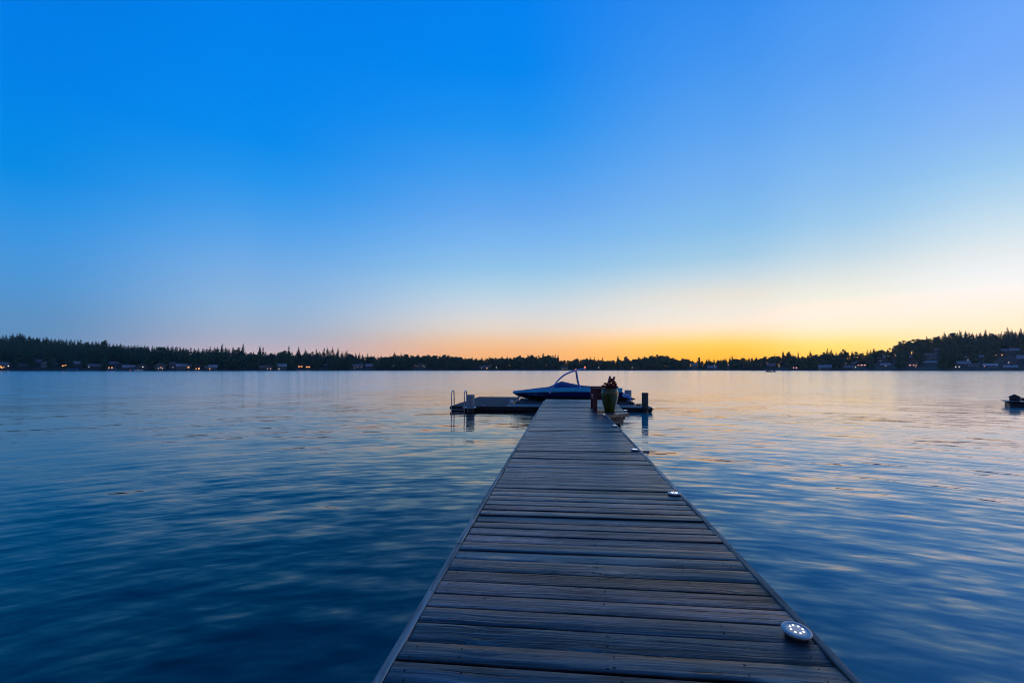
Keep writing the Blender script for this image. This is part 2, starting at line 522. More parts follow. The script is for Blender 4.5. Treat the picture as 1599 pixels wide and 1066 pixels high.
def link(name, me, parent=None, loc=None, rz=0.0):
    o = bpy.data.objects.new(name, me)
    COL.objects.link(o)
    if parent is not None: o.parent = parent
    if loc is not None: o.location = loc
    o.rotation_euler.z = rz
    return o


def tag(o, label=None, cat=None, group=None, kind=None):
    if label: o['label'] = label
    if cat: o['category'] = cat
    if group: o['group'] = group
    if kind: o['kind'] = kind
    return o


def thing(name, label, cat, loc=(0, 0, 0), rz=0.0, group=None):
    o = bpy.data.objects.new(name, None)
    o.empty_display_size = .1
    COL.objects.link(o)
    o.location = loc
    o.rotation_euler.z = rz
    return tag(o, label, cat, group)


def copy_tree(o, parent=None):
    c_ = o.copy()
    COL.objects.link(c_)
    if parent is not None: c_.parent = parent
    for ch in list(o.children): copy_tree(ch, c_)
    return c_


def np_mesh(name, V, T, mats, mi=None):
    """triangle mesh from numpy arrays"""
    me = bpy.data.meshes.new(name)
    V = np.asarray(V, np.float32); T = np.asarray(T, np.int32)
    me.vertices.add(len(V)); me.vertices.foreach_set('co', V.ravel())
    me.loops.add(T.size); me.loops.foreach_set('vertex_index', T.ravel())
    me.polygons.add(len(T))
    me.polygons.foreach_set('loop_start', np.arange(len(T), dtype=np.int32) * 3)
    me.polygons.foreach_set('loop_total', np.full(len(T), 3, np.int32))
    for m_ in mats: me.materials.append(m_)
    if mi is not None: me.polygons.foreach_set('material_index', np.asarray(mi, np.int32))
    me.update(calc_edges=True)
    me.validate()
    return me


# ------------------------------------------------------------------ the lake and the far shore
def lerp_tab(tab, x):
    if x <= tab[0][0]: return tab[0][1]
    for (a, va), (b, vb) in zip(tab, tab[1:]):
        if x <= b: return va + (vb - va) * (x - a) / (b - a)
    return tab[-1][1]


SHORE = [(-900, 520), (-300, 455), (0, 430), (300, 440), (540, 540), (800, 625), (1070, 640), (1340, 520), (1599, 450), (1900, 440), (2500, 520)]
ENV = [(-900, 530), (-200, 524), (0, 524), (27, 521), (60, 526), (100, 529), (150, 533), (200, 538), (250, 540), (270, 540), (300, 544), (340, 542), (372, 543), (385, 549), (400, 551), (440, 548), (465, 552),
       (500, 549), (540, 550), (570, 553), (600, 556), (620, 553), (650, 553), (690, 553), (715, 556), (740, 558), (770, 557), (800, 558), (810, 554), (840, 555), (852, 553), (866, 556), (876, 562), (890, 561), (905, 559),
       (940, 560), (955, 562), (975, 561), (1000, 558), (1012, 555), (1030, 554), (1050, 556), (1060, 562), (1070, 559), (1085, 563), (1098, 563), (1112, 562), (1125, 561), (1140, 559), (1165, 559), (1185, 558), (1200, 557),
       (1207, 553), (1216, 555), (1235, 551), (1243, 557), (1255, 556), (1266, 551), (1280, 552), (1292, 549), (1302, 550), (1320, 547), (1326, 550), (1335, 547), (1342, 550), (1352, 548), (1366, 547), (1380, 545), (1395, 543),
       (1401, 538), (1408, 532), (1420, 529), (1436, 530), (1450, 527), (1456, 524), (1475, 522), (1490, 519), (1510, 518), (1525, 520), (1540, 520), (1560, 519), (1575, 516), (1599, 516), (1900, 512), (2500, 530)]


def env(x): return lerp_tab(ENV, x)
def D0(x): return lerp_tab(SHORE, x)


def smooth_env(x): return sum(env(x + k) for k in (-40, -20, 0, 20, 40)) / 5
def ridge(x):
    t_ = max(0.0, min(1.0, (552 - smooth_env(x)) / 28.0))
    return 55 + 110 * t_


def hill(x):
    D = D0(x) + ridge(x)
    return max(5.0, CAMZ + (HY - smooth_env(x)) / F * D - 17.0)


def ground(x, dd):
    R = ridge(x)
    if dd < 0: return -0.6
    q = min(1.0, dd / R)
    return .25 + .75 * min(1, dd / 6.0) + hill(x) * (q ** 1.15)


xs = list(np.arange(-460, 2061, 10))
dl = [-6, -.5, 1.5, 4, 8, 14, 22, 32, 44, 58, 75, 95, 120, 150, 190, 260, 330]
mb = MB()
rows = []
rnd = random.Random(3)
for x in xs:
    row = []
    for dd in dl:
        D = D0(x) + dd + (rnd.uniform(-.8, .8) if 0 < dd < 8 else 0)
        z = ground(x, dd) if dd < ridge(x) else ground(x, ridge(x)) * max(.3, 1 - (dd - ridge(x)) / 1200)
        if dd < 0: z = -1.2 if dd < -1 else -.05
        p = at(x, HY, D)
        row.append((p.x, p.y, z + (rnd.uniform(-.25, .25) if dd > 4 else 0)))
    rows.append(row)
mb.grid(rows)
tag(mb.build('hills', M['earth']), kind='structure')

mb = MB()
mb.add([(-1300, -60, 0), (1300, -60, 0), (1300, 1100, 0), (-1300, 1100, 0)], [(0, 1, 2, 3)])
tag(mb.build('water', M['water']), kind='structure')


# ---- trees
def conifer_np(seed, h=20.0, R=3.0, whorls=26, per=9, gap=0.0, bare=.08):
    r = random.Random(seed)
    V, T, mi = [], [], []
    def tri(a, b, c_, m_):
        o = len(V); V.extend((a, b, c_)); T.append((o, o + 1, o + 2)); mi.append(m_)
    n = 5
    lean = (r.uniform(-.25, .25), r.uniform(-.25, .25))
    def ax(t): return (lean[0] * math.sin(t * 3), lean[1] * math.sin(t * 2.3), t * h)
    for i in range(n):
        a, b = 2 * PI * i / n, 2 * PI * (i + 1) / n
        r0, r1 = .32, .05
        A = (r0 * math.cos(a), r0 * math.sin(a), -1.5); B = (r0 * math.cos(b), r0 * math.sin(b), -1.5)
        q = ax(.96)
        Cc = (q[0] + r1 * math.cos(a), q[1] + r1 * math.sin(a), q[2]); Dd = (q[0] + r1 * math.cos(b), q[1] + r1 * math.sin(b), q[2])
        tri(A, B, Dd, 1); tri(A, Dd, Cc, 1)
    side = r.uniform(0, 2 * PI)
    for k in range(whorls):
        t = bare + (1 - bare) * (k + r.uniform(-.3, .3)) / whorls
        t = min(.985, max(.02, t))
        if r.random() < gap: continue
        base = R * ((1 - t) ** .82) * (1.0 if t > .2 else .75 + t) + .25
        c0 = ax(t)
        for j in range(per):
            q = 2 * PI * (j + r.random()) / per
            L = base * r.uniform(.45, 1.2) * (1 + .25 * math.cos(q - side)) + .12
            dr = -L * r.uniform(.12, .5) + (L * .12 if t > .8 else 0)
            wd = max(.4, L * r.uniform(.40, .65))
            cx, sx = math.cos(q), math.sin(q)
            tip = (c0[0] + cx * L, c0[1] + sx * L, c0[2] + dr)
            mid = .45
            a = (c0[0] + cx * L * mid - sx * wd * .5, c0[1] + sx * L * mid + cx * wd * .5, c0[2] + dr * mid * .6)
            b = (c0[0] + cx * L * mid + sx * wd * .5, c0[1] + sx * L * mid - cx * wd * .5, c0[2] + dr * mid * .6)
            c1 = (c0[0], c0[1], c0[2] + .1)
            tri(c1, a, tip, 0); tri(c1, tip, b, 0)
            dn = (c0[0] + cx * L * .55, c0[1] + sx * L * .55, c0[2] + dr * .6 - max(.35, wd * .8))
            tri(c1, dn, tip, 0)
    q = ax(1.0)
    for j in range(3):
        a = 2 * PI * j / 3
        p = ax(.94)
        tri((p[0] + .22 * math.cos(a), p[1] + .22 * math.sin(a), p[2]), (p[0] + .22 * math.cos(a + 2.1), p[1] + .22 * math.sin(a + 2.1), p[2]), q, 0)
    return np.array(V), np.array(T), np.array(mi)


def broadleaf_np(seed, h=16.0, R=6.0, clumps=34, leaves=34, size=.75):
    r = random.Random(seed)
    V, T, mi = [], [], []
    def tri(a, b, c_, m_):
        o = len(V); V.extend((a, b, c_)); T.append((o, o + 1, o + 2)); mi.append(m_)
    def limb(p, q, r0, r1):
        for i in range(4):
            a, b = PI / 2 * i, PI / 2 * (i + 1)
            A = (p[0] + r0 * math.cos(a), p[1] + r0 * math.sin(a), p[2]); B = (p[0] + r0 * math.cos(b), p[1] + r0 * math.sin(b), p[2])
            Cc = (q[0] + r1 * math.cos(a), q[1] + r1 * math.sin(a), q[2]); Dd = (q[0] + r1 * math.cos(b), q[1] + r1 * math.sin(b), q[2])
            tri(A, B, Dd, 1); tri(A, Dd, Cc, 1)
    limb((0, 0, -1.5), (0, 0, h * .5), .4, .22)
    for c_ in range(clumps):
        while True:
            x, y, z = r.uniform(-1, 1), r.uniform(-1, 1), r.uniform(-1, 1)
            q = x * x + y * y + z * z
            if .2 < q < 1: break
        px, py, pz = x * R * .82, y * R * .82, h * .60 + z * h * .36
        if c_ % 3 == 0: limb((0, 0, h * .38), (px, py, pz), .16, .04)
        rr = R * r.uniform(.2, .36)
        for l in range(leaves):
            a, e = r.uniform(0, 2 * PI), r.uniform(-1, 1)
            k = rr * (r.random() ** .4)
            ce = math.sqrt(1 - e * e)
            p = Vector((px + k * ce * math.cos(a), py + k * ce * math.sin(a), pz + k * e * .8))
            s_ = size * r.uniform(.6, 1.4)
            d1 = Vector((r.uniform(-1, 1), r.uniform(-1, 1), r.uniform(-.6, .6))).normalized() * s_
            d2 = d1.cross(Vector((r.uniform(-1, 1), r.uniform(-1, 1), r.uniform(-1, 1)))).normalized() * s_ * .6
            tri(p - d1, p + d2, p + d1, 0); tri(p - d1, p + d1, p - d2, 0)
    return np.array(V), np.array(T), np.array(mi)


CON = [conifer_np(10 + i, 20, rr, wh, 7, gp, br) for i, (rr, wh, gp, br) in enumerate(
    [(5.2, 30, .03, .06), (4.6, 28, .06, .1), (6.0, 32, .04, .05), (4.2, 28, .10, .2), (5.0, 26, .16, .25), (5.6, 30, .0, .04), (3.8, 26, .08, .12)])]
BRO = [broadleaf_np(40 + i, 15, rr) for i, rr in enumerate((5.2, 6.4, 5.8, 4.6))]
CON_ME = [np_mesh('conifer', *a[:2], [M['needles'], M['trunk']], a[2]) for a in CON]
BRO_ME = [np_mesh('broadleaf_tree', *a[:2], [M['leaves'], M['trunk']], a[2]) for a in BRO]
LITE_C = [conifer_np(70 + i, 20, rr, 15, 6, .0, .03) for i, rr in enumerate((4.2, 4.8, 3.8, 4.4))]
LITE_B = [broadleaf_np(90 + i, 15, rr, 16, 14, 1.15) for i, rr in enumerate((5.4, 6.2, 5.0))]

# ---- houses on the shore: pixel box (left, right, top, base), roof, wall tone, lit windows, label
HOUSES = []


def solve(x, y):
    """depth beyond the shore where the ground shows at photo row y"""
    best, bd = 8.0, 1e9
    dd = 7.0
    while dd < ridge(x) - 6:
        D = D0(x) + dd
        e = abs(HY + F * (CAMZ - ground(x, dd)) / D - y)
        if e < bd: best, bd = dd, e
        dd += 1.0
    return best


# (x0, x1, ytop, ybase, roof, tone, lit list, label); roof: 'side' = slope faces the lake, 'gable' = gable end faces the lake, 'flat'
W, O_, P_ = 'window_white', 'window_orange', 'window_pink'
HLIST = [
    (-2, 10, 565, 575, 'side', 1, [(.3, .55, O_, 1.6), (.62, .4, O_, 1.0), (.42, .2, O_, 1.2)], 'dark shore house with three orange windows at the left edge of the picture'),
    (8, 17, 564, 573, 'gable', 2, [(.55, .3, W, .6)], 'small pale gabled house just right of the orange-lit one at the left edge'),
    (28, 43, 567, 575, 'side', 0, [], 'low dark house with a broad dull roof, no lights, on the left shore'),
    (55, 69, 560.5, 571, 'side', 1, [], 'tall blue-grey house with a lakeward roof under the left hill'),
    (66, 77, 564, 573, 'gable', 3, [], 'pale white-gabled house against the tall blue-grey one on the left shore'),
    (82, 94, 565.5, 572, 'side', 1, [], 'modest grey house left of the bright orange-lit house'),
    (96, 105, 565, 573, 'gable', 0, [(.3, .5, O_, 1.9), (.65, .6, O_, 2.2), (.5, .25, O_, 1.5)], 'dark house glowing strongest orange on the left shore'),
    (113, 128, 563.5, 572, 'side', 2, [], 'house with a long pale blue roof above the blue canopy at the left'),
    (140, 158, 568, 575, 'side', 1, [(.05, .6, W, .8)], 'long grey bungalow with one white lamp at its left end'),
    (170, 192, 564, 571, 'side', 2, [], 'wide bright-blue-roofed house standing above two yellow windows'),
    (167, 179, 571, 577, 'flat', 0, [(.3, .5, O_, 1.3), (.62, .5, O_, 1.3)], 'low flat annex with two yellow windows below the blue-roofed house'),
    (193, 209, 569.5, 576, 'side', 2, [], 'pale-roofed boathouse above the white moored boat'),
    (214, 231, 567, 576, 'gable', 1, [], 'blue-grey house with a steep front gable right of the white boat'),
    (242, 258, 566, 577, 'gable', 2, [(.55, .5, P_, 1.3), (.7, .25, W, 1.0), (.35, .25, W, .9)], 'large gabled house with a reddish window and white lower windows'),
    (261, 279, 564, 574, 'gable', 3, [(.5, .1, W, .8)], 'largest pale gable on the left shore, one small white light at its foot'),
    (277, 297, 567.5, 576, 'side', 2, [(.82, .62, O_, 1.5)], 'wide pale house with a single orange window at its right end'),
    (304, 313, 569, 577, 'side', 0, [(.28, .25, O_, 1.3), (.72, .25, O_, 1.3)], 'small dark cabin with a pair of orange windows'),
    (320, 338, 569.5, 576.5, 'side', 2, [(.42, .22, O_, 1.4)], 'low blue house with one orange light below the round green trees'),
    (404, 413, 570, 576.5, 'side', 1, [], 'dim blue cottage at the left of the two bright blue houses'),
    (413, 426, 568.5, 576.5, 'gable', 2, [(.38, .3, W, 1.2), (.72, .3, P_, 1.3)], 'blue gabled house with one white and one pink window'),
    (431, 447, 568, 577, 'side', 2, [(.3, .2, W, 1.3)], 'blue two-storey house with one white window low at its left'),
    (464, 474, 568, 575, 'flat', 0, [(.3, .5, O_, 2.2), (.68, .5, O_, 2.0)], 'dark house with a wide square orange window band, left of a pair'),
    (476, 486, 569.5, 575, 'flat', 0, [(.3, .5, O_, 1.8), (.68, .5, O_, 2.0)], 'dark house with a thin long orange window band, right of a pair'),
    (503, 513, 568, 573, 'side', 1, [], 'dim teal-grey house alone on the dark wooded bank'),
    (551, 567, 568, 575, 'side', 1, [(.14, .3, W, 1.3), (.45, .6, W, .9), (.85, .45, W, 1.0)], 'grey house with three scattered white windows left of the middle shore'),
    (571, 583, 568, 575, 'side', 2, [], 'unlit bluish house next to the three-windowed grey house'),
    (649, 665, 567, 573.5, 'side', 1, [(.15, .5, W, .8), (.72, .6, W, 1.2), (.9, .3, W, .9)], 'house half hidden among round trees with three white lights'),
    (748, 764, 570, 576, 'side', 1, [(.22, .4, W, 1.2), (.78, .4, O_, 1.2)], 'low house with a white and an orange light straight across the lake'),
    (875, 888, 572, 577, 'side', 0, [(.2, .4, W, 1.0), (.45, .4, W, .9), (.8, .4, W, .8)], 'low cottage with three white lights behind the boat tower'),
    (1079, 1089, 567, 573, 'side', 2, [], 'pale-roofed house at the left start of the right-hand shore'),
    (1105, 1119, 571.5, 577, 'side', 2, [(.8, .8, W, .5)], 'pale blue low house near the water at the right of the middle trees'),
    (1198, 1210, 567, 575, 'side', 1, [], 'blue-grey house directly above the small canopied boat'),
    (1217, 1228, 564.5, 571, 'side', 3, [], 'house with the palest roof above and right of the canopied boat'),
    (1236, 1247, 571, 576, 'flat', 0, [(.3, .5, P_, 1.6), (.68, .5, P_, 1.6)], 'flat-roofed house with a glowing pink window band'),
    (1279, 1297, 570, 577, 'side', 2, [(.1, .3, W, .6)], 'long pale-roofed house low on the right shore'),
    (1320, 1338, 563.5, 570, 'side', 2, [(.06, .5, W, 1.1)], 'long house with a white light at its left corner on the right slope'),
    (1319, 1332, 571, 577, 'side', 1, [], 'dim house below the long house with the corner light'),
    (1338, 1353, 565.5, 572, 'flat', 0, [(.2, .4, P_, 2.0), (.5, .4, P_, 2.0), (.8, .4, P_, 2.0)], 'flat house with the longest pink window band on the right shore'),
    (1366, 1381, 553.5, 562, 'side', 2, [(.55, .1, W, .8)], 'blue-roofed house high on the slope left of the bald bluff'),
    (1376, 1389, 566.5, 573, 'side', 2, [(.55, .55, W, 1.0)], 'pale-roofed house with one white window mid slope below the bluff'),
    (1393, 1400, 554.5, 560, 'gable', 2, [], 'small pale gable near the foot of the round bluff trees'),
    (1418, 1427, 554.5, 560, 'side', 2, [], 'small blue roof under the highest round trees'),
    (1420, 1433, 560.5, 572, 'gable', 1, [(.15, .35, P_, 1.3), (.5, .35, P_, 1.3), (.78, .5, P_, .9)], 'tall gabled house with reddish windows on the right shore'),
    (1443, 1460, 551.5, 561.5, 'flat', 3, [(.15, .15, W, .9)], 'pale flat-roofed house with white columns on the right slope'),
    (1443, 1460, 563.5, 568, 'side', 3, [], 'low white-roofed house below the pale columned house'),
    (1459, 1466, 544, 552, 'flat', 3, [], 'highest small pale blue house on the right slope'),
    (1489, 1512, 563.5, 572, 'side', 2, [], 'long blue-roofed house with a wide dark front on the right slope'),
    (1503, 1519, 554, 563, 'side', 1, [(.52, .3, W, 1.2)], 'grey house with one pinkish white light above the long blue roof'),
    (1514, 1527, 567.5, 572.5, 'flat', 3, [], 'low white terrace house beside the long blue-roofed house'),
    (1527, 1537, 554, 560, 'side', 2, [], 'small pale-roofed house between two lit houses high on the right'),
    (1538, 1555, 567.5, 573, 'side', 3, [(.1, .5, P_, .9)], 'long pale house with a pinkish light at its left low on the right'),
    (1553, 1566, 548, 556, 'flat', 0, [(.22, .3, P_, 1.7), (.8, .3, O_, 1.7)], 'dark house with one red and one orange light high on the right'),
    (1563, 1593, 543.5, 551, 'side', 2, [], 'widest blue roofline standing highest at the right edge hill'),
    (1568, 1589, 556, 570, 'gable', 2, [(.38, .6, W, 1.3)], 'large blue gabled house with a bright lamp near the right edge'),
    (1570, 1586, 571, 577, 'side', 2, [], 'low blue boathouse by the water near the right edge'),
    (1591, 1606, 554, 566, 'side', 2, [], 'pale blue house cut by the right edge of the picture'),
]
HT = [(.045, .047, .05), (.09, .095, .10), (.16, .175, .19), (.38, .39, .40)]
HR = [(.08, .085, .09), (.20, .21, .22), (.38, .41, .44), (.62, .64, .66)]
for i, c_ in enumerate(HT):
    M[f'wall{i}'] = mat(f'house_wall_{i}', c_, .8, var=.2, vscale=.5)
    M[f'roof{i}'] = mat(f'house_roof_{i}', HR[i], .6, var=.25, vscale=.7)
M['glass'] = mat('dark_window_glass', (.02, .025, .03), .08)
M['window_white'] = mat('lit_window_white', (.8, .75, .7), .5, emit=(1.0, .86, .72), estr=1.1)
M['window_orange'] = mat('lit_window_orange', (.8, .5, .2), .5, emit=(1.0, .40, .10), estr=1.7)
M['window_pink'] = mat('lit_window_pink', (.8, .5, .4), .5, emit=(1.0, .42, .30), estr=1.4)
M['trim'] = mat('house_trim', (.35, .36, .37), .6, var=.1)
CLEAR = []


def house(x0, x1, yt, yb, roof, tone, lit, label):
    xc = (x0 + x1) / 2
    dd = solve(xc, yb)
    D = D0(xc) + dd
    z = ground(xc, dd) - .15
    sc = D / F
    wd = max(5.0, (x1 - x0) * sc)
    ht = max(3.4, (yb - yt) * sc)
    ht = max(ht, CAMZ + (HY - yt) * sc - z)
    ht = min(ht, 11)
    p = at(xc, HY, D)
    az_ = math.atan2(p.x, p.y)
    root = thing('house', label, 'house', (p.x, p.y, z), -az_ , 'houses along the far shore')
    mg = 1.5 if x0 < 1100 else 3.5
    CLEAR.append((x0 - mg, x1 + mg, D + 3))
    hw, dp = wd / 2 * .94, max(6.0, min(9.0, wd * .6))
    wh = ht * (.56 if roof != 'flat' else .9)
    m_ = MB()
    if roof == 'gable':
        vs = [(-hw, 0, -1), (hw, 0, -1), (hw, 0, wh), (0, 0, ht - .25), (-hw, 0, wh)]
        vs += [(a, dp, c__) for a, _, c__ in vs]
        m_.add(vs, [(0, 1, 2, 3, 4), (9, 8, 7, 6, 5), (1, 6, 7, 2), (5, 0, 4, 9)])
    else:
        m_.box((-hw, 0, -1), (hw, dp, wh))
        if roof == 'side':
            for s_ in (-1, 1):
                a = s_ * (hw - .01)
                m_.add([(a, .05, wh), (a, dp - .05, wh), (a, dp / 2, ht - .25)], [(0, 1, 2) if s_ > 0 else (2, 1, 0)])
    m_.build('wall', M[f'wall{tone}'], root)
    r_ = MB()
    t_ = .22
    if roof == 'gable':
        for s_ in (-1, 1):
            e = (s_ * (hw + .5), wh - .35)
            vs = [(0, -.5, ht), (e[0], -.5, e[1]), (e[0], dp + .5, e[1]), (0, dp + .5, ht)]
            vs += [(a, b, c__ - t_) for a, b, c__ in vs]
            f_ = [(0, 1, 2, 3), (7, 6, 5, 4), (0, 4, 5, 1), (1, 5, 6, 2), (2, 6, 7, 3)]
            r_.add(vs, f_)
    elif roof == 'side':
        for s_ in (-1, 1):
            yy = dp / 2 + s_ * (dp / 2 + .6)
            vs = [(-hw - .5, dp / 2, ht), (hw + .5, dp / 2, ht), (hw + .5, yy, wh - .3), (-hw - .5, yy, wh - .3)]
            vs += [(a, b, c__ - t_) for a, b, c__ in vs]
            r_.add(vs, [(3, 2, 1, 0), (4, 5, 6, 7), (1, 2, 6, 5), (2, 3, 7, 6), (3, 0, 4, 7)])
    else:
        r_.box((-hw - .6, -.7, wh + .003), (hw + .6, dp + .5, ht), bev=.08)
    ro = r_.build('roof', M[f'roof{tone}'], root)
    rr = random.Random(int(x0 * 7 + yb))
    if wd > 9 and roof != 'flat' and rr.random() < .6:
        ch = MB()
        cx = rr.uniform(-.5, .5) * hw
        ch.box((cx - .4, dp * .55, wh), (cx + .4, dp * .55 + .8, ht + .9), bev=.05)
        ch.build('chimney', M['wall1'], ro)
    # windows
    used = []
    def win(fx, fz, w_, h_, m__):
        cx, cz = -hw + fx * 2 * hw, fz * wh * .95
        cz = max(h_ / 2 + .3, cz)
        cx = max(-hw + w_ / 2 + .15, min(hw - w_ / 2 - .15, cx))
        if any(abs(cx - a) < (w_ + b) / 2 + .12 and abs(cz - c__) < (h_ + e) / 2 + .12 for a, b, c__, e in used): return
        used.append((cx, w_, cz, h_))
        fr = MB()
        for a, b, c__, e in ((-w_ / 2 - .1, w_ / 2 + .1, h_ / 2, h_ / 2 + .1), (-w_ / 2 - .1, w_ / 2 + .1, -h_ / 2 - .1, -h_ / 2), (-w_ / 2 - .1, -w_ / 2, -h_ / 2, h_ / 2), (w_ / 2, w_ / 2 + .1, -h_ / 2, h_ / 2)):
            fr.box((cx + a, -.09, cz + c__), (cx + b, -.003, cz + e))
        f_ = fr.build('window', M['trim'], root)
        pn = MB()
        pn.box((cx - w_ / 2, -.05, cz - h_ / 2), (cx + w_ / 2, -.006, cz + h_ / 2))
        pn.build('pane', M[m__], f_)
    for fx, fz, k, s_ in lit:
        s_ *= rr.uniform(.62, 1.05)
        win(fx, fz, min(wd * .24, (.75 if k == W else 1.0) * s_), (.6 if k == W else .75) * min(1.3, max(.8, s_)), k)
    for fx, fz in ((.18, .62), (.42, .62), (.66, .62), (.86, .62)):
        win(fx, fz, min(1.3, wd * .14), 1.1, 'glass')
    dm = MB()
    dx_ = hw * rr.choice((-.55, .1, .5))
    if not any(abs(dx_ - a) < b / 2 + .7 for a, b, c__, e in used if c__ - e / 2 < 2.1):
        dm.box((dx_ - .45, -.07, -.9), (dx_ + .45, -.004, 1.95), bev=.015)
        dm.build('door', M['wall0'], root)
    return root


for hrow in HLIST: house(*hrow)

# ---- lamps along the shore (position px, colour, what they stand by)
LAMPS = [
    (13, 571.5, 'W', 'faint white lamp just right of the leftmost lit house'), (137.5, 570, 'W', 'white lamp post left of the long grey bungalow'),
    (223, 576.8, 'W', 'white lamp at the end of the shore dock beside the white boat'), (349, 569.5, 'W', 'white lamp alone below the round green trees at the left'),
    (432, 565, 'W', 'bluish white lamp up among the trees above the two blue houses'), (614, 571, 'W', 'dim lamp on the wooded bank left of the swim ladder'),
    (775, 574.6, 'W', 'small dim lamp right of the low house across the lake'), (935, 574.4, 'W', 'single white lamp on the shore above the red bench'),
    (987, 576.4, 'W', 'tiny lamp at the waterline above the grey piling'), (1077, 569.3, 'W', 'white lamp left of the pale-roofed house after the round trees'),
    (1115.5, 569.4, 'W', 'lamp above the pale blue low house'), (1137, 569.3, 'W', 'left lamp of a close pair on the right-middle shore'),
    (1141.5, 569.3, 'W', 'right lamp of a close pair on the right-middle shore'), (1216.5, 572, 'W', 'white lamp between the canopied boat and the pink-lit house'),
    (1266, 567, 'W', 'bright white lamp alone in the trees right of the pink-lit house'), (1336, 574.6, 'W', 'white lamp near the water below the long pink windows'),
    (1387, 556, 'W', 'white lamp high up beside the blue-roofed house on the slope'), (1401.5, 563.4, 'W', 'white lamp below the round bluff trees'),
    (1430, 572, 'P', 'pink lamp at the foot of the tall gabled house with reddish windows'), (1492.5, 575.4, 'W', 'brighter of two white lamps by the water at the right'),
    (1497.8, 575.4, 'W', 'weaker of two white lamps by the water at the right'), (1356, 553, 'W', 'tiny lamp high on the slope above the pink windows'),
    (1549, 556.5, 'W', 'small white lamp left of the red and orange house lights'),
]
M['bulb'] = mat('lamp_bulb', (1, 1, 1), .4, emit=(1.0, .90, .80), estr=2.0)
M['bulb_pink'] = mat('pink_lamp_bulb', (1, .7, .6), .4, emit=(1.0, .5, .36), estr=2.0)
for lx, ly, k, lab in LAMPS:
    dd = solve(lx, min(577.2, ly + 3.5))
    D = D0(lx) + dd
    p = at(lx, HY, D)
    z = ground(lx, dd)
    zl = max(z + 2.2, CAMZ + (HY - ly) / F * D)
    root = thing('shore_lamp', lab, 'lamp', (p.x, p.y, z), 0, 'lamps on the far shore')
    a = MB(); a.tube([(0, 0, -.3), (0, 0, zl - z - .3)], [.07, .05], 6)
    a.build('post', M['black'], root)
    a = MB(); a.lathe([(.001, -.38), (.3, -.22), (.42, 0), (.3, .25), (.001, .36)], (0, 0, zl - z), 10)
    a.build('globe', M['bulb_pink' if k == 'P' else 'bulb'], root)
    CLEAR.append((lx - 1.6, lx + 1.6, D + 1))

# ---- skyline trees, each its own object
SEG = [(-40, 250, 'left', 'dark pointed conifer on the skyline of the far left hill', 'dark round-topped tree on the skyline of the far left hill'),
       (250, 390, 'leftmid', 'dark conifer where the left hill runs down to the tall lone spruce', 'round tree where the left hill runs down to the tall lone spruce'),
       (390, 600, 'pinkrow', 'ragged conifer in the row against the pink sky left of the swim ladder', 'low round tree under the ragged conifers against the pink sky'),
       (600, 735, 'roundwood', 'thin conifer sticking out of the rounded wood above the swim platform', 'round leafy tree in the rounded wood above the swim platform'),
       (735, 880, 'behindboat', 'small conifer on the orange skyline left of the boat tower', 'round leafy tree on the orange skyline left of the boat tower'),
       (880, 1075, 'abovevase', 'small conifer on the yellow skyline above the vase and pilings', 'broad round tree on the yellow skyline above the vase and pilings'),
       (1075, 1200, 'lowright', 'small conifer on the lowest stretch of the golden skyline', 'small round tree on the lowest stretch of the golden skyline'),
       (1200, 1400, 'golden', 'thin conifer against the brightest golden sky right of the canopied boat', 'bushy tree against the brightest golden sky right of the canopied boat'),
       (1400, 1456, 'bluff', 'conifer on the round-topped bluff at the right', 'broad round tree crowning the bluff at the right'),
       (1456, 1640, 'right', 'pointed conifer on the skyline of the far right hill', 'round tree on the skyline of the far right hill')]
ROUNDY = [(-100, .06), (250, .1), (380, .1), (400, .4), (440, .35), (470, .1), (590, .2), (620, .75), (715, .75), (725, .25), (800, .5), (865, .8), (878, .3), (960, .4), (1000, .8), (1055, .9), (1075, .5), (1200, .35), (1300, .3), (1395, .3), (1405, .85), (1445, .85), (1458, .1), (1640, .12)]
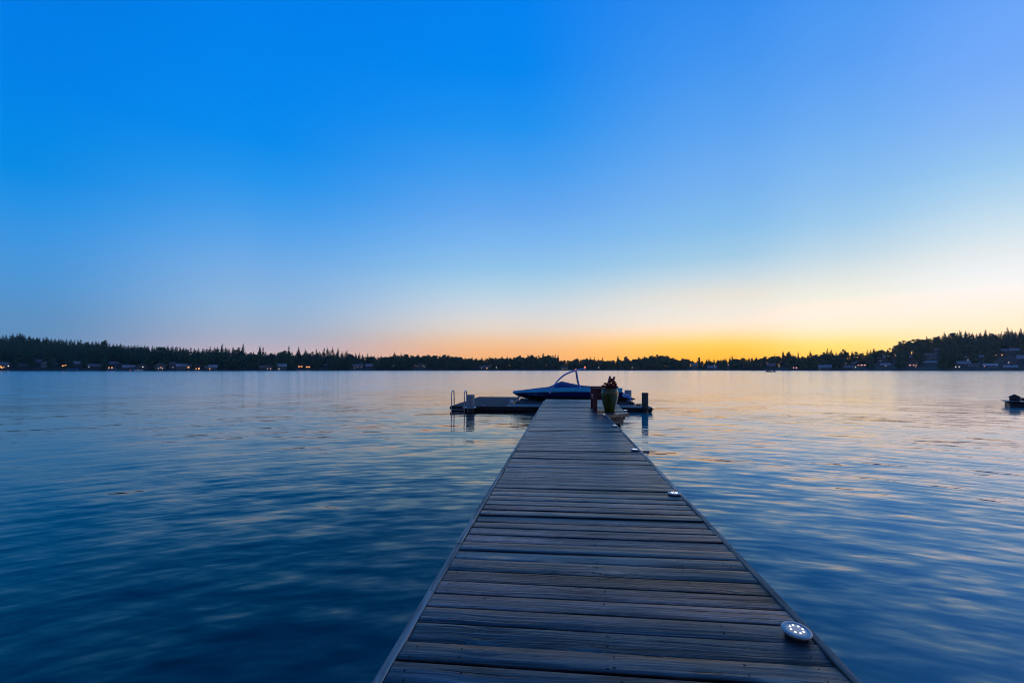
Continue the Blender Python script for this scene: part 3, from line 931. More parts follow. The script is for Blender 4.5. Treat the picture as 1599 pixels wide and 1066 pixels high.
SPECIAL = [  # px, top row, kind, label
    (30, 518.5, 'c', 'highest spiky conifer on the crest of the left hill'), (36, 520, 'c', 'second spiky conifer just right of the left crest'),
    (72, 524.5, 'c', 'conifer rising a third of the way down the left hill'), (95, 527.5, 'c', 'slim conifer halfway along the left hill skyline'),
    (163, 531, 'b', 'flat-topped tree alone above the left skyline'), (347, 535.5, 'c', 'broad pair-topped conifer left of the lone tall spruce'),
    (380, 535, 'c', 'tall lone spruce with a bare gap of sky to its right'), (406.5, 539, 'c', 'isolated conifer with sky on both sides near the gap'),
    (411, 541, 'c', 'thinner companion of the isolated conifer near the gap'), (451, 539, 'c', 'dense tall conifer left of the twin row on the pink skyline'),
    (466.5, 540.5, 'c', 'narrow tall conifer right of the dense tall one'), (477, 544, 'c', 'ragged conifer starting the row above the orange windows'),
    (494, 544, 'c', 'airy conifer above the orange window bands'), (506, 542, 'c', 'left one of the close-set tall conifers on the pink skyline'),
    (511, 541, 'c', 'right one of the close-set tall conifers on the pink skyline'), (519.5, 540.5, 'c', 'open-branched conifer on the pink skyline'),
    (528, 541.5, 'c', 'full conifer before the skyline drops to the right'), (542, 545, 'c', 'last tall conifer before the skyline drops'),
    (616, 548, 'c', 'bare-topped spire at the left end of the rounded wood'), (626, 550, 'c', 'short spire beside the bare-topped spire'),
    (867, 552, 'c', 'left of two thin spires beside the gap behind the boat tower'), (871.5, 553, 'c', 'right of two thin spires beside the gap behind the boat tower'),
    (965, 554, 'c', 'sharp conifer sticking up between the vase and grey piling'), (977, 556, 'b', 'open round tree right of the sharp conifer over the piling'),
    (1091.5, 557.5, 'b', 'little round lollipop tree alone on the golden skyline'), (1107, 558.5, 'c', 'thinnest spike at the lowest dip of the golden skyline'),
    (1143, 553.5, 'c', 'spike before the golden skyline rises'), (1222.5, 546.5, 'c', 'needle-thin spire above the canopied boat'),
    (1232, 549, 'b', 'bushy tree right of the needle-thin spire'), (1246, 548, 'c', 'lone conifer in a dip of the golden skyline'),
    (1265, 546.5, 'c', 'conifer starting the rise right of the dip'), (1292, 543, 'c', 'left of the twin peaks on the golden skyline'),
    (1297.5, 544, 'c', 'right of the twin peaks on the golden skyline'), (1317, 545.5, 'b', 'lacy tree with sky showing through right of the twin peaks'),
    (1365, 543, 'c', 'dark spike left of the bluff'), (1447, 524, 'c', 'conifer where the bluff meets the right hill'), (1474.5, 517.5, 'c', 'conifer on the rise of the right hill'),
    (1498.5, 514.5, 'c', 'tall conifer in the middle of the right hill skyline'), (1508, 515.5, 'c', 'conifer close right of the tall middle one'),
    (1539, 514, 'c', 'isolated spire on the level part of the right hill'), (1573, 510, 'c', 'tallest conifer on the right hill near the edge'), (1594, 511.5, 'c', 'conifer at the extreme right of the skyline'),
]
tr = random.Random(21)
n_ind = 0


def plant(x, ytop, kind, label, group, dd=None, wide=1.0):
    global n_ind
    dd = ridge(x) - tr.uniform(0, 8) if dd is None else dd
    D = D0(x) + dd
    z = ground(x, dd)
    p = at(x, HY, D)
    h = CAMZ + (HY - ytop) / F * D - z
    me = tr.choice(CON_ME) if kind == 'c' else tr.choice(BRO_ME)
    o = link('conifer' if kind == 'c' else 'broadleaf_tree', me, None, (p.x, p.y, z), tr.uniform(0, 2 * PI))
    s_ = h / (20.0 if kind == 'c' else 14.6)
    sw = s_ * wide if kind != 'c' else max(.75, min(1.1, s_)) * wide
    o.scale = (sw, sw, s_)
    tag(o, label, 'tree', group)
    n_ind += 1
    return o


for x, y, k, lab in SPECIAL:
    plant(x, y, k, lab, 'trees on the far skyline', wide=.8 if k == 'c' else .55)
x = -30.0
while x < 1630 and n_ind < 292:
    k = 'b' if tr.random() < lerp_tab(ROUNDY, x) else 'c'
    seg = next(s_ for s_ in SEG if x < s_[1])
    y = env(x) + ((tr.triangular(-2.4, 1.6, -.6) if x < 340 or x > 1456 else tr.triangular(-3.6, 2.5, -1)) if k == 'c' else tr.uniform(-1.0, 1.8))
    plant(x, y, k, seg[3] if k == 'c' else seg[4], 'trees on the far skyline', wide=tr.uniform(.85, 1.3) if k == 'c' else tr.uniform(.75, 1.1))
    x += tr.uniform(4.6, 7.2) if k == 'c' else tr.uniform(6.5, 9.5)

# ---- the woods below the skyline: one mass per stretch of shore
fr_ = random.Random(5)


def woods(name, xa, xb, label):
    Vs, Ts, Ms, off = [], [], [], 0
    Dm = D0((xa + xb) / 2)
    dd = 5.0
    while True:
        if dd > 185: break
        stepx = (5.2 + dd * .012) / (Dm + dd) * F
        x = xa + fr_.uniform(0, stepx)
        while x < xb:
            xx = x + fr_.uniform(-.4, .4) * stepx
            d2 = dd + fr_.uniform(-2.5, 2.5)
            x += stepx
            if d2 > ridge(xx) + 4 or d2 < 3: continue
            D = D0(xx) + d2
            if any(a < xx < b and D < c__ for a, b, c__ in CLEAR): 
                continue
            z = ground(xx, d2)
            lim = CAMZ + (HY - env(xx) - fr_.uniform(.8, 3.4)) / F * D - z
            br = fr_.random() < lerp_tab(ROUNDY, xx) * .8 + .04 + (.3 if d2 < 16 else 0)
            h = min(fr_.uniform(9, 16) if br else fr_.uniform(12, 21), lim)
            if d2 < 14: h = min(h, fr_.uniform(4, 15))
            if h < 2.5: continue
            V, T, mi = fr_.choice(LITE_B if br else LITE_C)
            s_ = h / (14.6 if br else 20.0)
            sw = s_ if br else max(.55, min(1.15, s_ * 1.15))
            a = fr_.uniform(0, 2 * PI)
            p = at(xx, HY, D)
            ca, sa = math.cos(a) * sw, math.sin(a) * sw
            W_ = np.empty_like(V)
            W_[:, 0] = V[:, 0] * ca - V[:, 1] * sa + p.x
            W_[:, 1] = V[:, 0] * sa + V[:, 1] * ca + p.y
            W_[:, 2] = V[:, 2] * s_ + z
            Vs.append(W_); Ts.append(T + off); off += len(V)
            Ms.append(np.where(mi == 1, 2, 1 if br else 0))
        dd += 5.5 + dd * .02
    me = np_mesh(name, np.concatenate(Vs), np.concatenate(Ts), [M['needles'], M['leaves'], M['trunk']], np.concatenate(Ms))
    tag(link(name, me), label, 'woods', None, 'stuff')


woods('woods', -160, 395, 'dark evergreen woods covering the far left hill down to the houses')
woods('woods', 395, 740, 'dark mixed woods on the far shore left of the dock')
woods('woods', 740, 1080, 'dark low woods on the far shore straight across the lake')
woods('woods', 1080, 1400, 'bluish woods with house lights under the golden sky')
woods('woods', 1400, 1760, 'bluish woods covering the far right hill above the houses')

# ---- small things along the far waterline
M['canopy_blue'] = mat('blue_canopy', (.02, .16, .34), .6, var=.15)
M['plank_grey'] = mat('grey_planks', (.20, .22, .24), .7, var=.2)


def canopy(px, wpx, label, m_):
    D = D0(px) - 7
    p = at(px, HY, D); wd = wpx * D / F
    root = thing('boat_canopy', label, 'boat canopy', (p.x, p.y, 0), -math.atan2(p.x, p.y), 'boat canopies at the far waterline')
    a = MB()
    rows = []
    for i in range(7):
        q = -1 + i / 3
        rows.append([(-wd / 2, q * 1.4, 1.55 + .5 * (1 - q * q)), (wd / 2, q * 1.4, 1.55 + .5 * (1 - q * q))])
    a.grid(rows); rows2 = [[(x_, y_, z_ - .06) for x_, y_, z_ in r_] for r_ in rows]
    a.grid([r_[::-1] for r_ in rows2])
    a.build('cover', m_, root)
    for sx in (-1, 1):
        for sy in (-1, 1):
            b = MB(); b.tube([(sx * wd * .46, sy * 1.3, -.8), (sx * wd * .46, sy * 1.3, 1.6)], .07, 6)
            b.build('post', M['steel'], root)


canopy(113, 13, 'bright blue boat canopy low on the left shore below the pale-roofed house', M['canopy_blue'])
canopy(174.5, 12, 'grey-blue boat canopy under the annex with two yellow windows', M['plank_grey'])
canopy(208, 6, 'teal boat canopy touching the white moored boat', M['canopy_blue'])


def jetty(px, wpx, label, z=.45):
    D = D0(px) - 9
    p = at(px, HY, D); wd = wpx * D / F
    root = thing('shore_jetty', label, 'jetty', (p.x, p.y, 0), -math.atan2(p.x, p.y), 'small jetties at the far waterline')
    a = MB(); a.box((-wd / 2, -1.2, z - .18), (wd / 2, 1.2, z), bev=.03); a.build('deck', M['plank_grey'], root)
    a = MB()
    for i in range(4):
        for s_ in (-1, 1): a.tube([((-.45 + .3 * i) * wd, s_ * 1.05, -.8), ((-.45 + .3 * i) * wd, s_ * 1.05, z + .3)], .1, 6)
    a.build('posts', M['pile_brown'], root)


for px, wpx, lab in ((33, 11, 'grey jetty left of the other two small ones on the left shore'), (52, 6, 'short jetty in the middle of three on the left shore'), (72, 6, 'pale short jetty under the white-gabled house'),
                     (194, 5, 'tiny jetty left of the teal boat canopy'), (304, 12, 'thin grey jetty below the cabin with paired orange windows'),
                     (1155, 10, 'pale jetty on the shore left of the canopied boat')):
    jetty(px, wpx, lab)


def hull_np(mb, L, B, z0, z1, bow=.35, mi=0):
    rows = []
    for i in range(9):
        t_ = i / 8
        k = math.sin(min(1, (1 - t_) / bow) * PI / 2) if t_ > 1 - bow else 1
        b = B / 2 * max(.03, k)
        x_ = (t_ - .5) * L
        zz = z1 + .18 * (t_ ** 2) * (z1 - z0)
        rows.append([(x_, 0, z0 + .0), (x_, -b * .75, z0 + .05), (x_ + .02 * L * t_, -b, zz), (x_ + .02 * L * t_, -b * .8, zz + .02), (x_, 0, zz + .05), (x_, b * .8, zz + .02), (x_ + .02 * L * t_, b, zz), (x_, b * .75, z0 + .05)])
    mb.grid(rows, mi, True, True)
    n = 8
    mb.add(rows[0], [tuple(range(n))], mi)
    mb.add(rows[-1], [tuple(range(n - 1, -1, -1))], mi)


def white_boat():
    D = D0(216) - 11
    p = at(216, HY, D)
    root = thing('moored_boat', 'white motorboat moored at the left shore beside a red light', 'boat', (p.x, p.y, 0), -math.atan2(p.x, p.y))
    a = MB(); hull_np(a, 6.2, 2.1, -.2, .75); a.build('hull', M['white'], root)
    a = MB(); a.box((-1.4, -.75, .78), (.8, .75, 1.35), bev=.15); a.build('cabin', M['white'], root)
    a = MB(); a.box((.81, -.7, .8), (.9, .7, 1.3), bev=.03); a.build('windshield', M['glass'], root)
    a = MB(); a.lathe([(.001, -.25), (.28, -.1), (.3, .1), (.001, .25)], (-5.6, 0, 1.0), 8); a.tube([(-5.6, 0, -.5), (-5.6, 0, .8)], .06, 6)
    r2 = a.build('light_buoy', M['red_lamp'])
    r2.location = (p.x, p.y, 0); r2.rotation_euler.z = -math.atan2(p.x, p.y)
    tag(r2, 'red light on a post at the waterline left of the white boat', 'light')


white_boat()


def pontoon():
    p = on(1203.3, 580.6, 0)
    root = thing('canopied_boat', 'small dark pontoon boat with a flat canopy out on the golden water', 'boat', (p.x, p.y, 0), -math.atan2(p.x, p.y) + rad(6))
    for s_ in (-1, 1):
        a = MB(); a.tube([(-2.5, s_ * .8, .1), (-2.2, s_ * .8, .08), (2.1, s_ * .8, .08), (2.45, s_ * .8, .16), (2.6, s_ * .8, .26)], [.12, .24, .24, .18, .04], 8); a.build('float_tube', M['black'], root)
    a = MB(); a.box((-2.4, -1.05, .32), (2.4, 1.05, .42), bev=.02)
    a.build('deck', M['black'], root)
    a = MB()
    for q in (((-2.3, -1, .42), (-2.3, 1, .8)), ((1.3, -1, .42), (2.2, -.95, .72)), ((-2.2, -1, .42), (-.9, -.95, .72))):
        lo = tuple(min(q[0][i], q[1][i]) for i in range(3)); hi = tuple(max(q[0][i], q[1][i]) + (.04 if i < 2 else 0) for i in range(3))
        a.box(lo, hi)
    a.build('fence_panel', M['raft'], root)
    a = MB(); a.box((-.5, -.3, .43), (.1, .3, .95), bev=.05); a.build('console', M['raft'], root)
    a = MB(); a.box((-1.5, -1, 1.3), (1.1, 1, 1.38), bev=.03); a.build('canopy', M['black'], root)
    for sx in (-1.4, 1.0):
        for sy in (-.9, .9):
            b = MB(); b.tube([(sx, sy, .42), (sx * .9, sy, 1.31)], .03, 6); b.build('post', M['black'], root)


pontoon()
p = on(1178.5, 578.9, 0)
root = thing('rowing_boat', 'tiny dark boat at the shoreline left of the canopied boat', 'boat', (p.x, p.y, 0), -math.atan2(p.x, p.y))
a = MB(); hull_np(a, 3.2, 1.2, -.1, .5); a.build('hull', M['black'], root)
a = MB(); a.box((.2, -.2, .5), (.6, .2, 1.1), bev=.06); a.build('motor_cover', M['white'], root)

# ------------------------------------------------------------------ the dock
XL, XR = -0.712, 1.115          # outer edges of the long deck
YE = 18.87                      # its far end
XE = 1.735                      # outer edge of the wider part
Y1, Y2 = 12.42, 13.06           # slanted corner of the wider part
TRIM = .038
dock = thing('dock', 'long grey plank dock running straight out from the viewer over the lake', 'dock')
br_ = random.Random(11)
deck = MB()


def board(y0, y1, xa, xb, top=DECK, th=.036, mi=0, dxa=0.0, dxb=0.0):
    """one plank with rounded edges, a little warped; dxa, dxb slant its ends"""
    n = max(2, int((xb - xa) / .22))
    tilt = br_.gauss(0, .0022); dz = br_.gauss(0, .0016)
    cup = br_.uniform(-.0012, .0022)
    ph = br_.uniform(0, 6)
    rows = []
    for i in range(n + 1):
        q = i / n
        wob = .0016 * math.sin(q * 3 + ph) + br_.gauss(0, .0004)
        zb = top + dz + .002 * math.sin(q * 2.2 + ph * 1.7)
        ya, yb = y0 + wob, y1 + wob * .6
        wd_ = yb - ya
        r_ = .0022
        prof = [(0, -th), (0, -r_ * 1.3), (r_ * .35, -r_ * .4), (r_ * 1.3, 0), (wd_ * .33, cup), (wd_ * .67, cup), (wd_ - r_ * 1.3, 0), (wd_ - r_ * .35, -r_ * .4), (wd_, -r_ * 1.3), (wd_, -th)]
        row = []
        for (py, pz) in prof:
            f_ = py / wd_
            xa2, xb2 = xa + dxa * f_, xb + dxb * f_
            row.append((xa2 + (xb2 - xa2) * q, ya + py, zb + pz + tilt * (f_ - .5) * 2))
        rows.append(row)
    deck.grid(rows, mi, True, True)
    deck.add(rows[0], [tuple(range(len(rows[0]) - 1, -1, -1))], mi)
    deck.add(rows[-1], [tuple(range(len(rows[0])))], mi)


y = -1.6
nails = MB()
while y < YE - .02:
    wd = br_.choice((.138, .139, .140, .140, .142, .150, .132))
    gp = max(.0035, br_.gauss(.0092, .0030))
    y1 = min(y + wd, YE)
    xa, xb, db = XL + TRIM + .004, XR - TRIM - .004, 0.0
    if y > Y1:
        if y < Y2:
            k = (XE - XR) / (Y2 - Y1)
            xb = XR + (y - Y1) * k - .03
            db = (y1 - y) * k if y1 < Y2 else 0
        else: xb = XE - TRIM - .004
    xa += br_.uniform(0, .003); xb -= br_.uniform(0, .004)
    if xb - xa > .2 and y1 - y > .03: board(y, y1, xa, xb, dxb=db)
    if y < 9:
        for nx_ in (XL + .10, XL + .30 + .02 * br_.random(), .18, .205, XR - .42, XR - .12):
            for fy in (.25, .75):
                if br_.random() < .38: continue
                cx_, cy_ = nx_ + br_.gauss(0, .012), y + (y1 - y) * fy + br_.gauss(0, .008)
                rr_ = br_.uniform(.0038, .0062)
                nails.lathe([(rr_ * 1.0, .0006), (rr_ * .8, .0012), (.0001, .0012)], (cx_, cy_, DECK + .0022), 8)
    y = y1 + gp
deck.build('decking', M['deck'], dock)
nails.build('nail_heads', M['nail'], dock)


def plank(name, lo, hi, m_, bev=.004):
    a = MB(); a.box(lo, hi, bev=bev)
    return a.build(name, m_, dock)


# edge boards in lengths, a hair's gap between them
yy = -1.6
for L in (2.35, 2.44, 2.44, 2.44, 2.44, 2.44, 2.44, 2.44):
    e = min(yy + L, YE)
    j = br_.uniform(-.003, .003)
    plank('edge_board', (XL + j, yy, DECK - .19), (XL + TRIM + j, e - .004, DECK + .004 + br_.uniform(-.002, .003)), M['deck_y'])
    yy = e
yy = -1.6
for L in (2.9, 2.44, 2.44, 2.44, 2.44, 1.36):
    e = min(yy + L, Y1)
    j = br_.uniform(-.003, .003)
    plank('edge_board', (XR - TRIM + j, yy, DECK - .19), (XR + j, e - .004, DECK + .004 + br_.uniform(-.002, .003)), M['deck_y'])
    yy = e
yy = Y2
for L in (2.44, 2.44, 1.2):
    e = min(yy + L, YE)
    plank('edge_board', (XE - TRIM, yy + .01, DECK - .085), (XE, e - .004, DECK + .004), M['deck_y'])
    yy = e
# slanted corner board and the beam box below it
a = MB()
p0, p1 = Vector((XR + .002, Y1, 0)), Vector((XE, Y2, 0))
dv = (p1 - p0).normalized(); nv = Vector((dv.y, -dv.x, 0))
vs = []
for z in (DECK - .075, DECK + .003):
    for p_, s_ in ((p0, 0), (p1, 0), (p1, -1), (p0, -1)):
        q = p_ + nv * (s_ * .036); vs.append((q.x, q.y, z))
a.add(vs, [(3, 2, 1, 0), (4, 5, 6, 7), (0, 1, 5, 4), (1, 2, 6, 5), (2, 3, 7, 6), (3, 0, 4, 7)])
a.build('corner_board', M['beam'], dock)
a = MB()
a.box((XR - .02, Y2 - .25, .25), (XE - .17, Y2 + .9, DECK - .0782), bev=.006)
a.build('corner_beam', M['beam'], dock)
a = MB()
for x_ in (XL + .12, (XL + XR) / 2, XR - .12):
    a.box((x_ - .04, -1.6, DECK - .24), (x_ + .04, YE - .06, DECK - .0385), bev=.004)
for y_ in np.arange(13.5, 18.8, 1.2):
    a.box((XR - .07, y_, DECK - .22), (XE - .05, y_ + .09, DECK - .0388), bev=.004)
a.build('joists', M['dark_under'], dock)
for y_ in (1.5, 4.5, 7.5, 10.5, 13.3, 16.0, 18.5):
    for x_ in (XL + .26, XR - .26):
        b = MB(); b.tube([(x_, y_, -1.5), (x_, y_, DECK - .05)], .105, 12); b.build('support_pile', M['dark_under'], dock)
b = MB(); b.tube([(XE - .30, Y2 + .05, -1.5), (XE - .30, Y2 + .05, .252)], .09, 12); b.build('support_pile', M['dark_under'], dock)

# ------------------------------------------------------------------ deck lights
def deck_light():
    root = thing('deck_light', '', 'solar light', group='round solar lights along the dock edge')
    a = MB()
    a.lathe([(.001, .010), (.048, .010), (.0575, .019), (.0605, .0245), (.0598, .0280), (.054, .0302), (.0395, .0314), (.0385, .0300)], n=48)
    a.build('rim', M['led_rim'], root)
    a = MB(); a.lathe([(.0384, .0296), (.034, .0308), (.001, .0312)], n=40); a.build('lens', M['lens'], root)
    for k in range(8):
        q = 2 * PI * (k + .2) / 8
        b = MB(); b.lathe([(.0044, .0303), (.0040, .0318), (.0027, .0326), (.0005, .0328)], (.0265 * math.cos(q), .0265 * math.sin(q), 0), 12)
        b.build('led', M['led'], root)
    a = MB(); a.lathe([(.036, -.012), (.043, -.002), (.0475, .0096), (.001, .0098)], n=24); a.build('housing', M['black'], root)
    return root


L0 = deck_light()
LP = [((1243, 985), 'near light close to the viewer, showing all its eight bulbs'), ((1053, 769), 'second solar light along the right dock edge from the viewer'),
      ((991, 701), 'third solar light along the right dock edge from the viewer'), ((960, 664), 'fourth solar light, just before the dock widens'),
      ((943.6, 647), 'solar light on the deck at the foot of the green vase'), ((976.5, 640), 'solar light on the outer slanted corner right of the vase'),
      ((964.5, 633), 'farthest solar light on the outer edge behind the vase')]
for i, ((x_, y_), lab) in enumerate(LP):
    o = L0 if i == 0 else copy_tree(L0)
    p = on(x_, y_, DECK + .020)
    o.location = (p.x, p.y, DECK - .009)
    o.rotation_euler = (rad(7), rad(3), rad(20 * i)) if i == 0 else (rad(random.uniform(-1, 3)), rad(random.uniform(-2, 2)), rad(37 * i))
    if i == 0: o.location.z += .010; lab = 'silver solar light nearest the viewer on the dock, eight bulbs glowing'
    o['label'] = lab

# ------------------------------------------------------------------ bench
BX, BY = .845, 13.78
bench = thing('garden_bench', 'dark red wooden bench seen from its end on the dock behind the vase', 'bench', (BX, BY, DECK))
BL, BD = 1.30, .56     # length along the dock, depth
def bpart(name, boxes, m_=M['red_wood']):
    a = MB()
    for lo, hi in boxes: a.box(lo, hi, bev=.005)
    return a.build(name, m_, bench)
for y_ in (0, BL - .09):
    bpart('leg', [((0, y_, 0), (.115, y_ + .09, .605))])
    bpart('leg', [((BD - .09, y_, 0), (BD - .005, y_ + .09, .605))])
    bpart('arm', [((-.03, y_ - .035, .6065), (BD + .02, y_ + .115, .645))])
    bpart('side_panel', [((.116, y_ + .025, .30), (BD - .092, y_ + .06, .452)), ((.116, y_ + .025, .462), (BD - .092, y_ + .06, .604))])
for i in range(5):
    pass
bpart('seat', [((.01 + i * .098, .092, .40), (.10 + i * .098, BL - .092, .425)) for i in range(5)])
bpart('front_rail', [((.02, .092, .30), (.055, BL - .092, .398))])
for y_ in (.005, BL - .085):
    a = MB(); a.bar((BD - .06, y_ + .04, .62), (BD + .03, y_ + .04, .955), .06, .05); a.build('back_post', M['pale_post'], bench)
a = MB()
for z in (.48, .58, .68):
    q = (z - .62) / .335
    a.box((BD - .075 + q * .135, .09, z), (BD - .045 + q * .135, BL - .09, z + .08), bev=.004)
a.build('backrest', M['red_wood'], bench)

# ------------------------------------------------------------------ vase and flowers
pv = on(952.6, 643.2, DECK)
vx, vy = pv.x, pv.y + .12
vase = thing('garden_vase', 'tall glazed green vase standing on the dock edge in front of the bench', 'vase', (vx, vy, DECK + .0032))
a = MB()
a.lathe([(.125, 0), (.132, .012), (.145, .06), (.172, .16), (.202, .28), (.226, .40), (.238, .49), (.236, .54), (.222, .585), (.207, .605), (.210, .618), (.222, .628), (.224, .638), (.212, .642), (.196, .630), (.190, .600), (.2, .56)], n=48)
a.build('body', M['glaze'], vase)
a = MB(); a.lathe([(.001, .565), (.198, .555)], n=32); a.build('soil', M['dark_under'], vase)

fl = thing('flower_bouquet', 'bunch of dark red flowers growing from the green vase', 'flowers', (vx, vy, DECK + .57))
r = random.Random(4)
lf = MB()
for i in range(150):
    q, k = r.uniform(0, 2 * PI), r.uniform(.02, .21)
    c0 = Vector((k * math.cos(q), k * math.sin(q), r.uniform(.03, .15)))
    d1 = Vector((math.cos(q) + r.uniform(-.7, .7), math.sin(q) + r.uniform(-.7, .7), r.uniform(-.2, .8))).normalized() * r.uniform(.03, .06)
    d2 = d1.cross(Vector((r.uniform(-1, 1), r.uniform(-1, 1), 1))).normalized() * d1.length * .45
    lf.add([c0 - d1 * .4, c0 + d2 * .8 + d1 * .3, c0 + d1 * 1.3, c0 - d2 * .8 + d1 * .3], [(0, 1, 2, 3)])
for i in range(16):
    q = r.uniform(0, 2 * PI)
    lf.tube([(0, 0, -.02), (.06 * math.cos(q), .06 * math.sin(q), .06), (.12 * math.cos(q), .12 * math.sin(q), .15)], .005, 5)
lf.build('leaves', M['leaf'], fl)
heads = [(-.15, -.04, .11), (-.10, -.12, .09), (-.03, -.14, .12), (.05, -.12, .10), (.13, -.07, .12), (.17, 0, .10), (-.17, .06, .12), (-.08, .02, .17), (0, -.03, .22), (.05, .02, .30), (.02, .05, .25), (.10, -.02, .19), (.13, .06, .22), (-.05, .12, .14), (.06, .13, .16), (.16, .04, .17), (.03, -.06, .16), (-.12, -.04, .18), (.07, -.05, .25)]
for hx, hy, hz in heads:
    b = MB()
    R_ = r.uniform(.062, .085)
    for ring, (k, n, tl) in enumerate(((1.0, 9, .15), (.78, 8, .55), (.5, 6, .95))):
        for j in range(n):
            q = 2 * PI * (j + .5 * ring + r.uniform(-.2, .2)) / n
            o_ = Vector((math.cos(q), math.sin(q), 0)); s_ = Vector((-math.sin(q), math.cos(q), 0))
            up = Vector((0, 0, 1))
            c0 = Vector((hx, hy, hz)) + up * (ring * .008)
            t_ = c0 + (o_ * math.cos(tl) + up * math.sin(tl)) * R_ * k
            md = c0 + (o_ * math.cos(tl * .6) + up * math.sin(tl * .6)) * R_ * k * .6
            wd = R_ * .42
            b.add([c0, md + s_ * wd, t_ + s_ * wd * .4, t_ - s_ * wd * .4, md - s_ * wd], [(0, 1, 2, 3, 4)])
    b.lathe([(.001, -.012), (R_ * .5, 0), (R_ * .45, .015), (.001, .026)], (hx, hy, hz), 8)
    b.build('blossom', M['blossom'], fl)

# ------------------------------------------------------------------ the swim float and walkway at the dock's end
FZ = .184
swim = thing('swim_float', 'low dark carpeted swim platform left of the moored boat', 'floating dock', (0, 0, 0))
a = MB(); a.box((-4.50, 19.10, FZ - .02), (-2.28, 25.70, FZ), bev=.006); a.build('deck_top', M['float_top'], swim)
a = MB(); a.box((-4.47, 19.13, -.25), (-2.31, 25.67, FZ - .0202), bev=.02); a.build('float_body', M['float_side'], swim)
a = MB(); a.box((-4.515, 19.072, FZ - .13), (-2.29, 19.098, FZ - .012), bev=.004); a.build('bumper', M['black'], swim)
a = MB(); a.box((-3.3, 19.5, FZ), (-3.16, 19.56, FZ + .012), bev=.003); a.build('hatch_plate', M['white'], swim)
walk = thing('float_walkway', 'plank walkway float crossing the end of the dock in front of the boat', 'floating dock', (0, 0, 0))
deck = MB()
x_ = 19.10
yy = 19.10
while yy < 20.55:
    board(yy, yy + .142, -2.262, 3.42, top=FZ + .006)
    yy += .149
deck.build('decking', M['walk_top'], walk)
a = MB(); a.box((-2.25, 19.13, -.25), (3.40, 20.5, FZ - .032), bev=.02); a.build('float_body', M['float_side'], walk)
a = MB(); a.box((-2.262, 19.068, FZ - .15), (3.42, 19.096, FZ - .004), bev=.004); a.build('fascia', M['float_side'], walk)

# swim ladder
lad = thing('swim_ladder', 'steel swim ladder with two looped handrails on the left corner of the swim platform', 'ladder', (-4.42, 19.02, 0))
for sx in (0, .52):
    pts = [(sx, .42, FZ), (sx, .42, .62)]
    for k in range(1, 12):
        q = PI * k / 12
        pts.append((sx, .19 + .23 * math.cos(q), .62 + .19 * math.sin(q)))
    pts += [(sx, -.04, .62), (sx, -.04, .2), (sx, -.04, -.7)]
    a = MB(); a.tube(pts, .021, 10); a.build('rail', M['steel'], lad)
for z in (-.45, -.2, .05):
    a = MB(); a.tube([(.0, -.04, z), (.52, -.04, z)], .018, 8); a.build('rung', M['steel'], lad)


def piling(px, Y, r_, ytop, m_, label, cap, ring):
    u = (px - CX) / F
    D = Y / (AX[1] + u * RT[1])
    p = at(px, HY, D)
    zt = CAMZ + (HY - ytop) / F * D
    root = thing('piling', label, 'piling', (p.x, p.y, 0))
    a = MB()
    rows = []
    rr = random.Random(int(px))
    prof = [(-1.5, 1.04)] + [(-.05 + k * (zt - .0) / 8, 1 + rr.uniform(-.02, .02)) for k in range(1, 9)]
    a.lathe([(r_ * k, z) for z, k in prof[:-1]] + [(r_, zt - .03), (r_ * .97, zt - .005), (r_ * .9, zt)], n=24)
    a.build('shaft', m_, root)
    a = MB(); a.lathe([(r_ * 1.025, -.6), (r_ * 1.025, .09), (r_ * 1.005, .13)], n=24); a.build('wet_band', M['pile_wet'], root)
    if cap:
        a = MB(); a.lathe([(r_ * 1.05, zt - .055), (r_ * 1.06, zt + .008), (r_ * .9, zt + .022), (.001, zt + .03)], n=24); a.build('cap', m_, root)
    if ring:
        a = MB()
        n = 28
        a.tube([((r_ + .045) * math.cos(2 * PI * k / n), (r_ + .045) * math.sin(2 * PI * k / n), FZ - .03) for k in range(n + 1)], .026, 8)
        a.box((-.06, r_ + .03, FZ - .06), (.06, r_ + .22, FZ - .005), bev=.005)
        a.box((-r_ - .16, -.03, FZ - .05), (-r_ - .04, .03, FZ - .02), bev=.005) if ring == 1 else a.box((r_ + .04, -.03, FZ - .05), (r_ + .2, .03, FZ - .02), bev=.005)
        a.build('pile_hoop', M['steel'] if ring == 1 else M['black'], root)
    return root


piling(734.7, 18.84, .158, 617.0, M['pile_grey'], 'pale grey piling at the left corner of the swim platform', True, 1)
piling(1007.2, 19.0, .122, 614.0, M['pile_brown'], 'dark brown piling at the far right end of the walkway float', True, 2)
piling(980.6, 24.3, .168, 609.0, M['pile_grey'], 'grey piling standing behind the stern of the boat', False, 0)


def cleat(px, py, label):
    p = on(px, py, FZ + .02)
    root = thing('dock_cleat', label, 'cleat', (p.x, p.y, FZ + .008), rad(10), 'black cleats on the walkway float')
    a = MB(); a.tube([(-.13, 0, .075), (-.08, 0, .068), (.08, 0, .068), (.13, 0, .078)], [.012, .02, .02, .012], 8); a.build('horn', M['black'], root)
    a = MB(); a.box((-.06, -.025, 0), (-.025, .025, .066), bev=.004); a.box((.025, -.025, 0), (.06, .025, .066), bev=.004); a.build('foot', M['black'], root)


cleat(986.5, 631.0, 'black cleat just behind the boat stern on the walkway')
cleat(997.0, 633.2, 'black cleat beside the brown piling on the walkway')

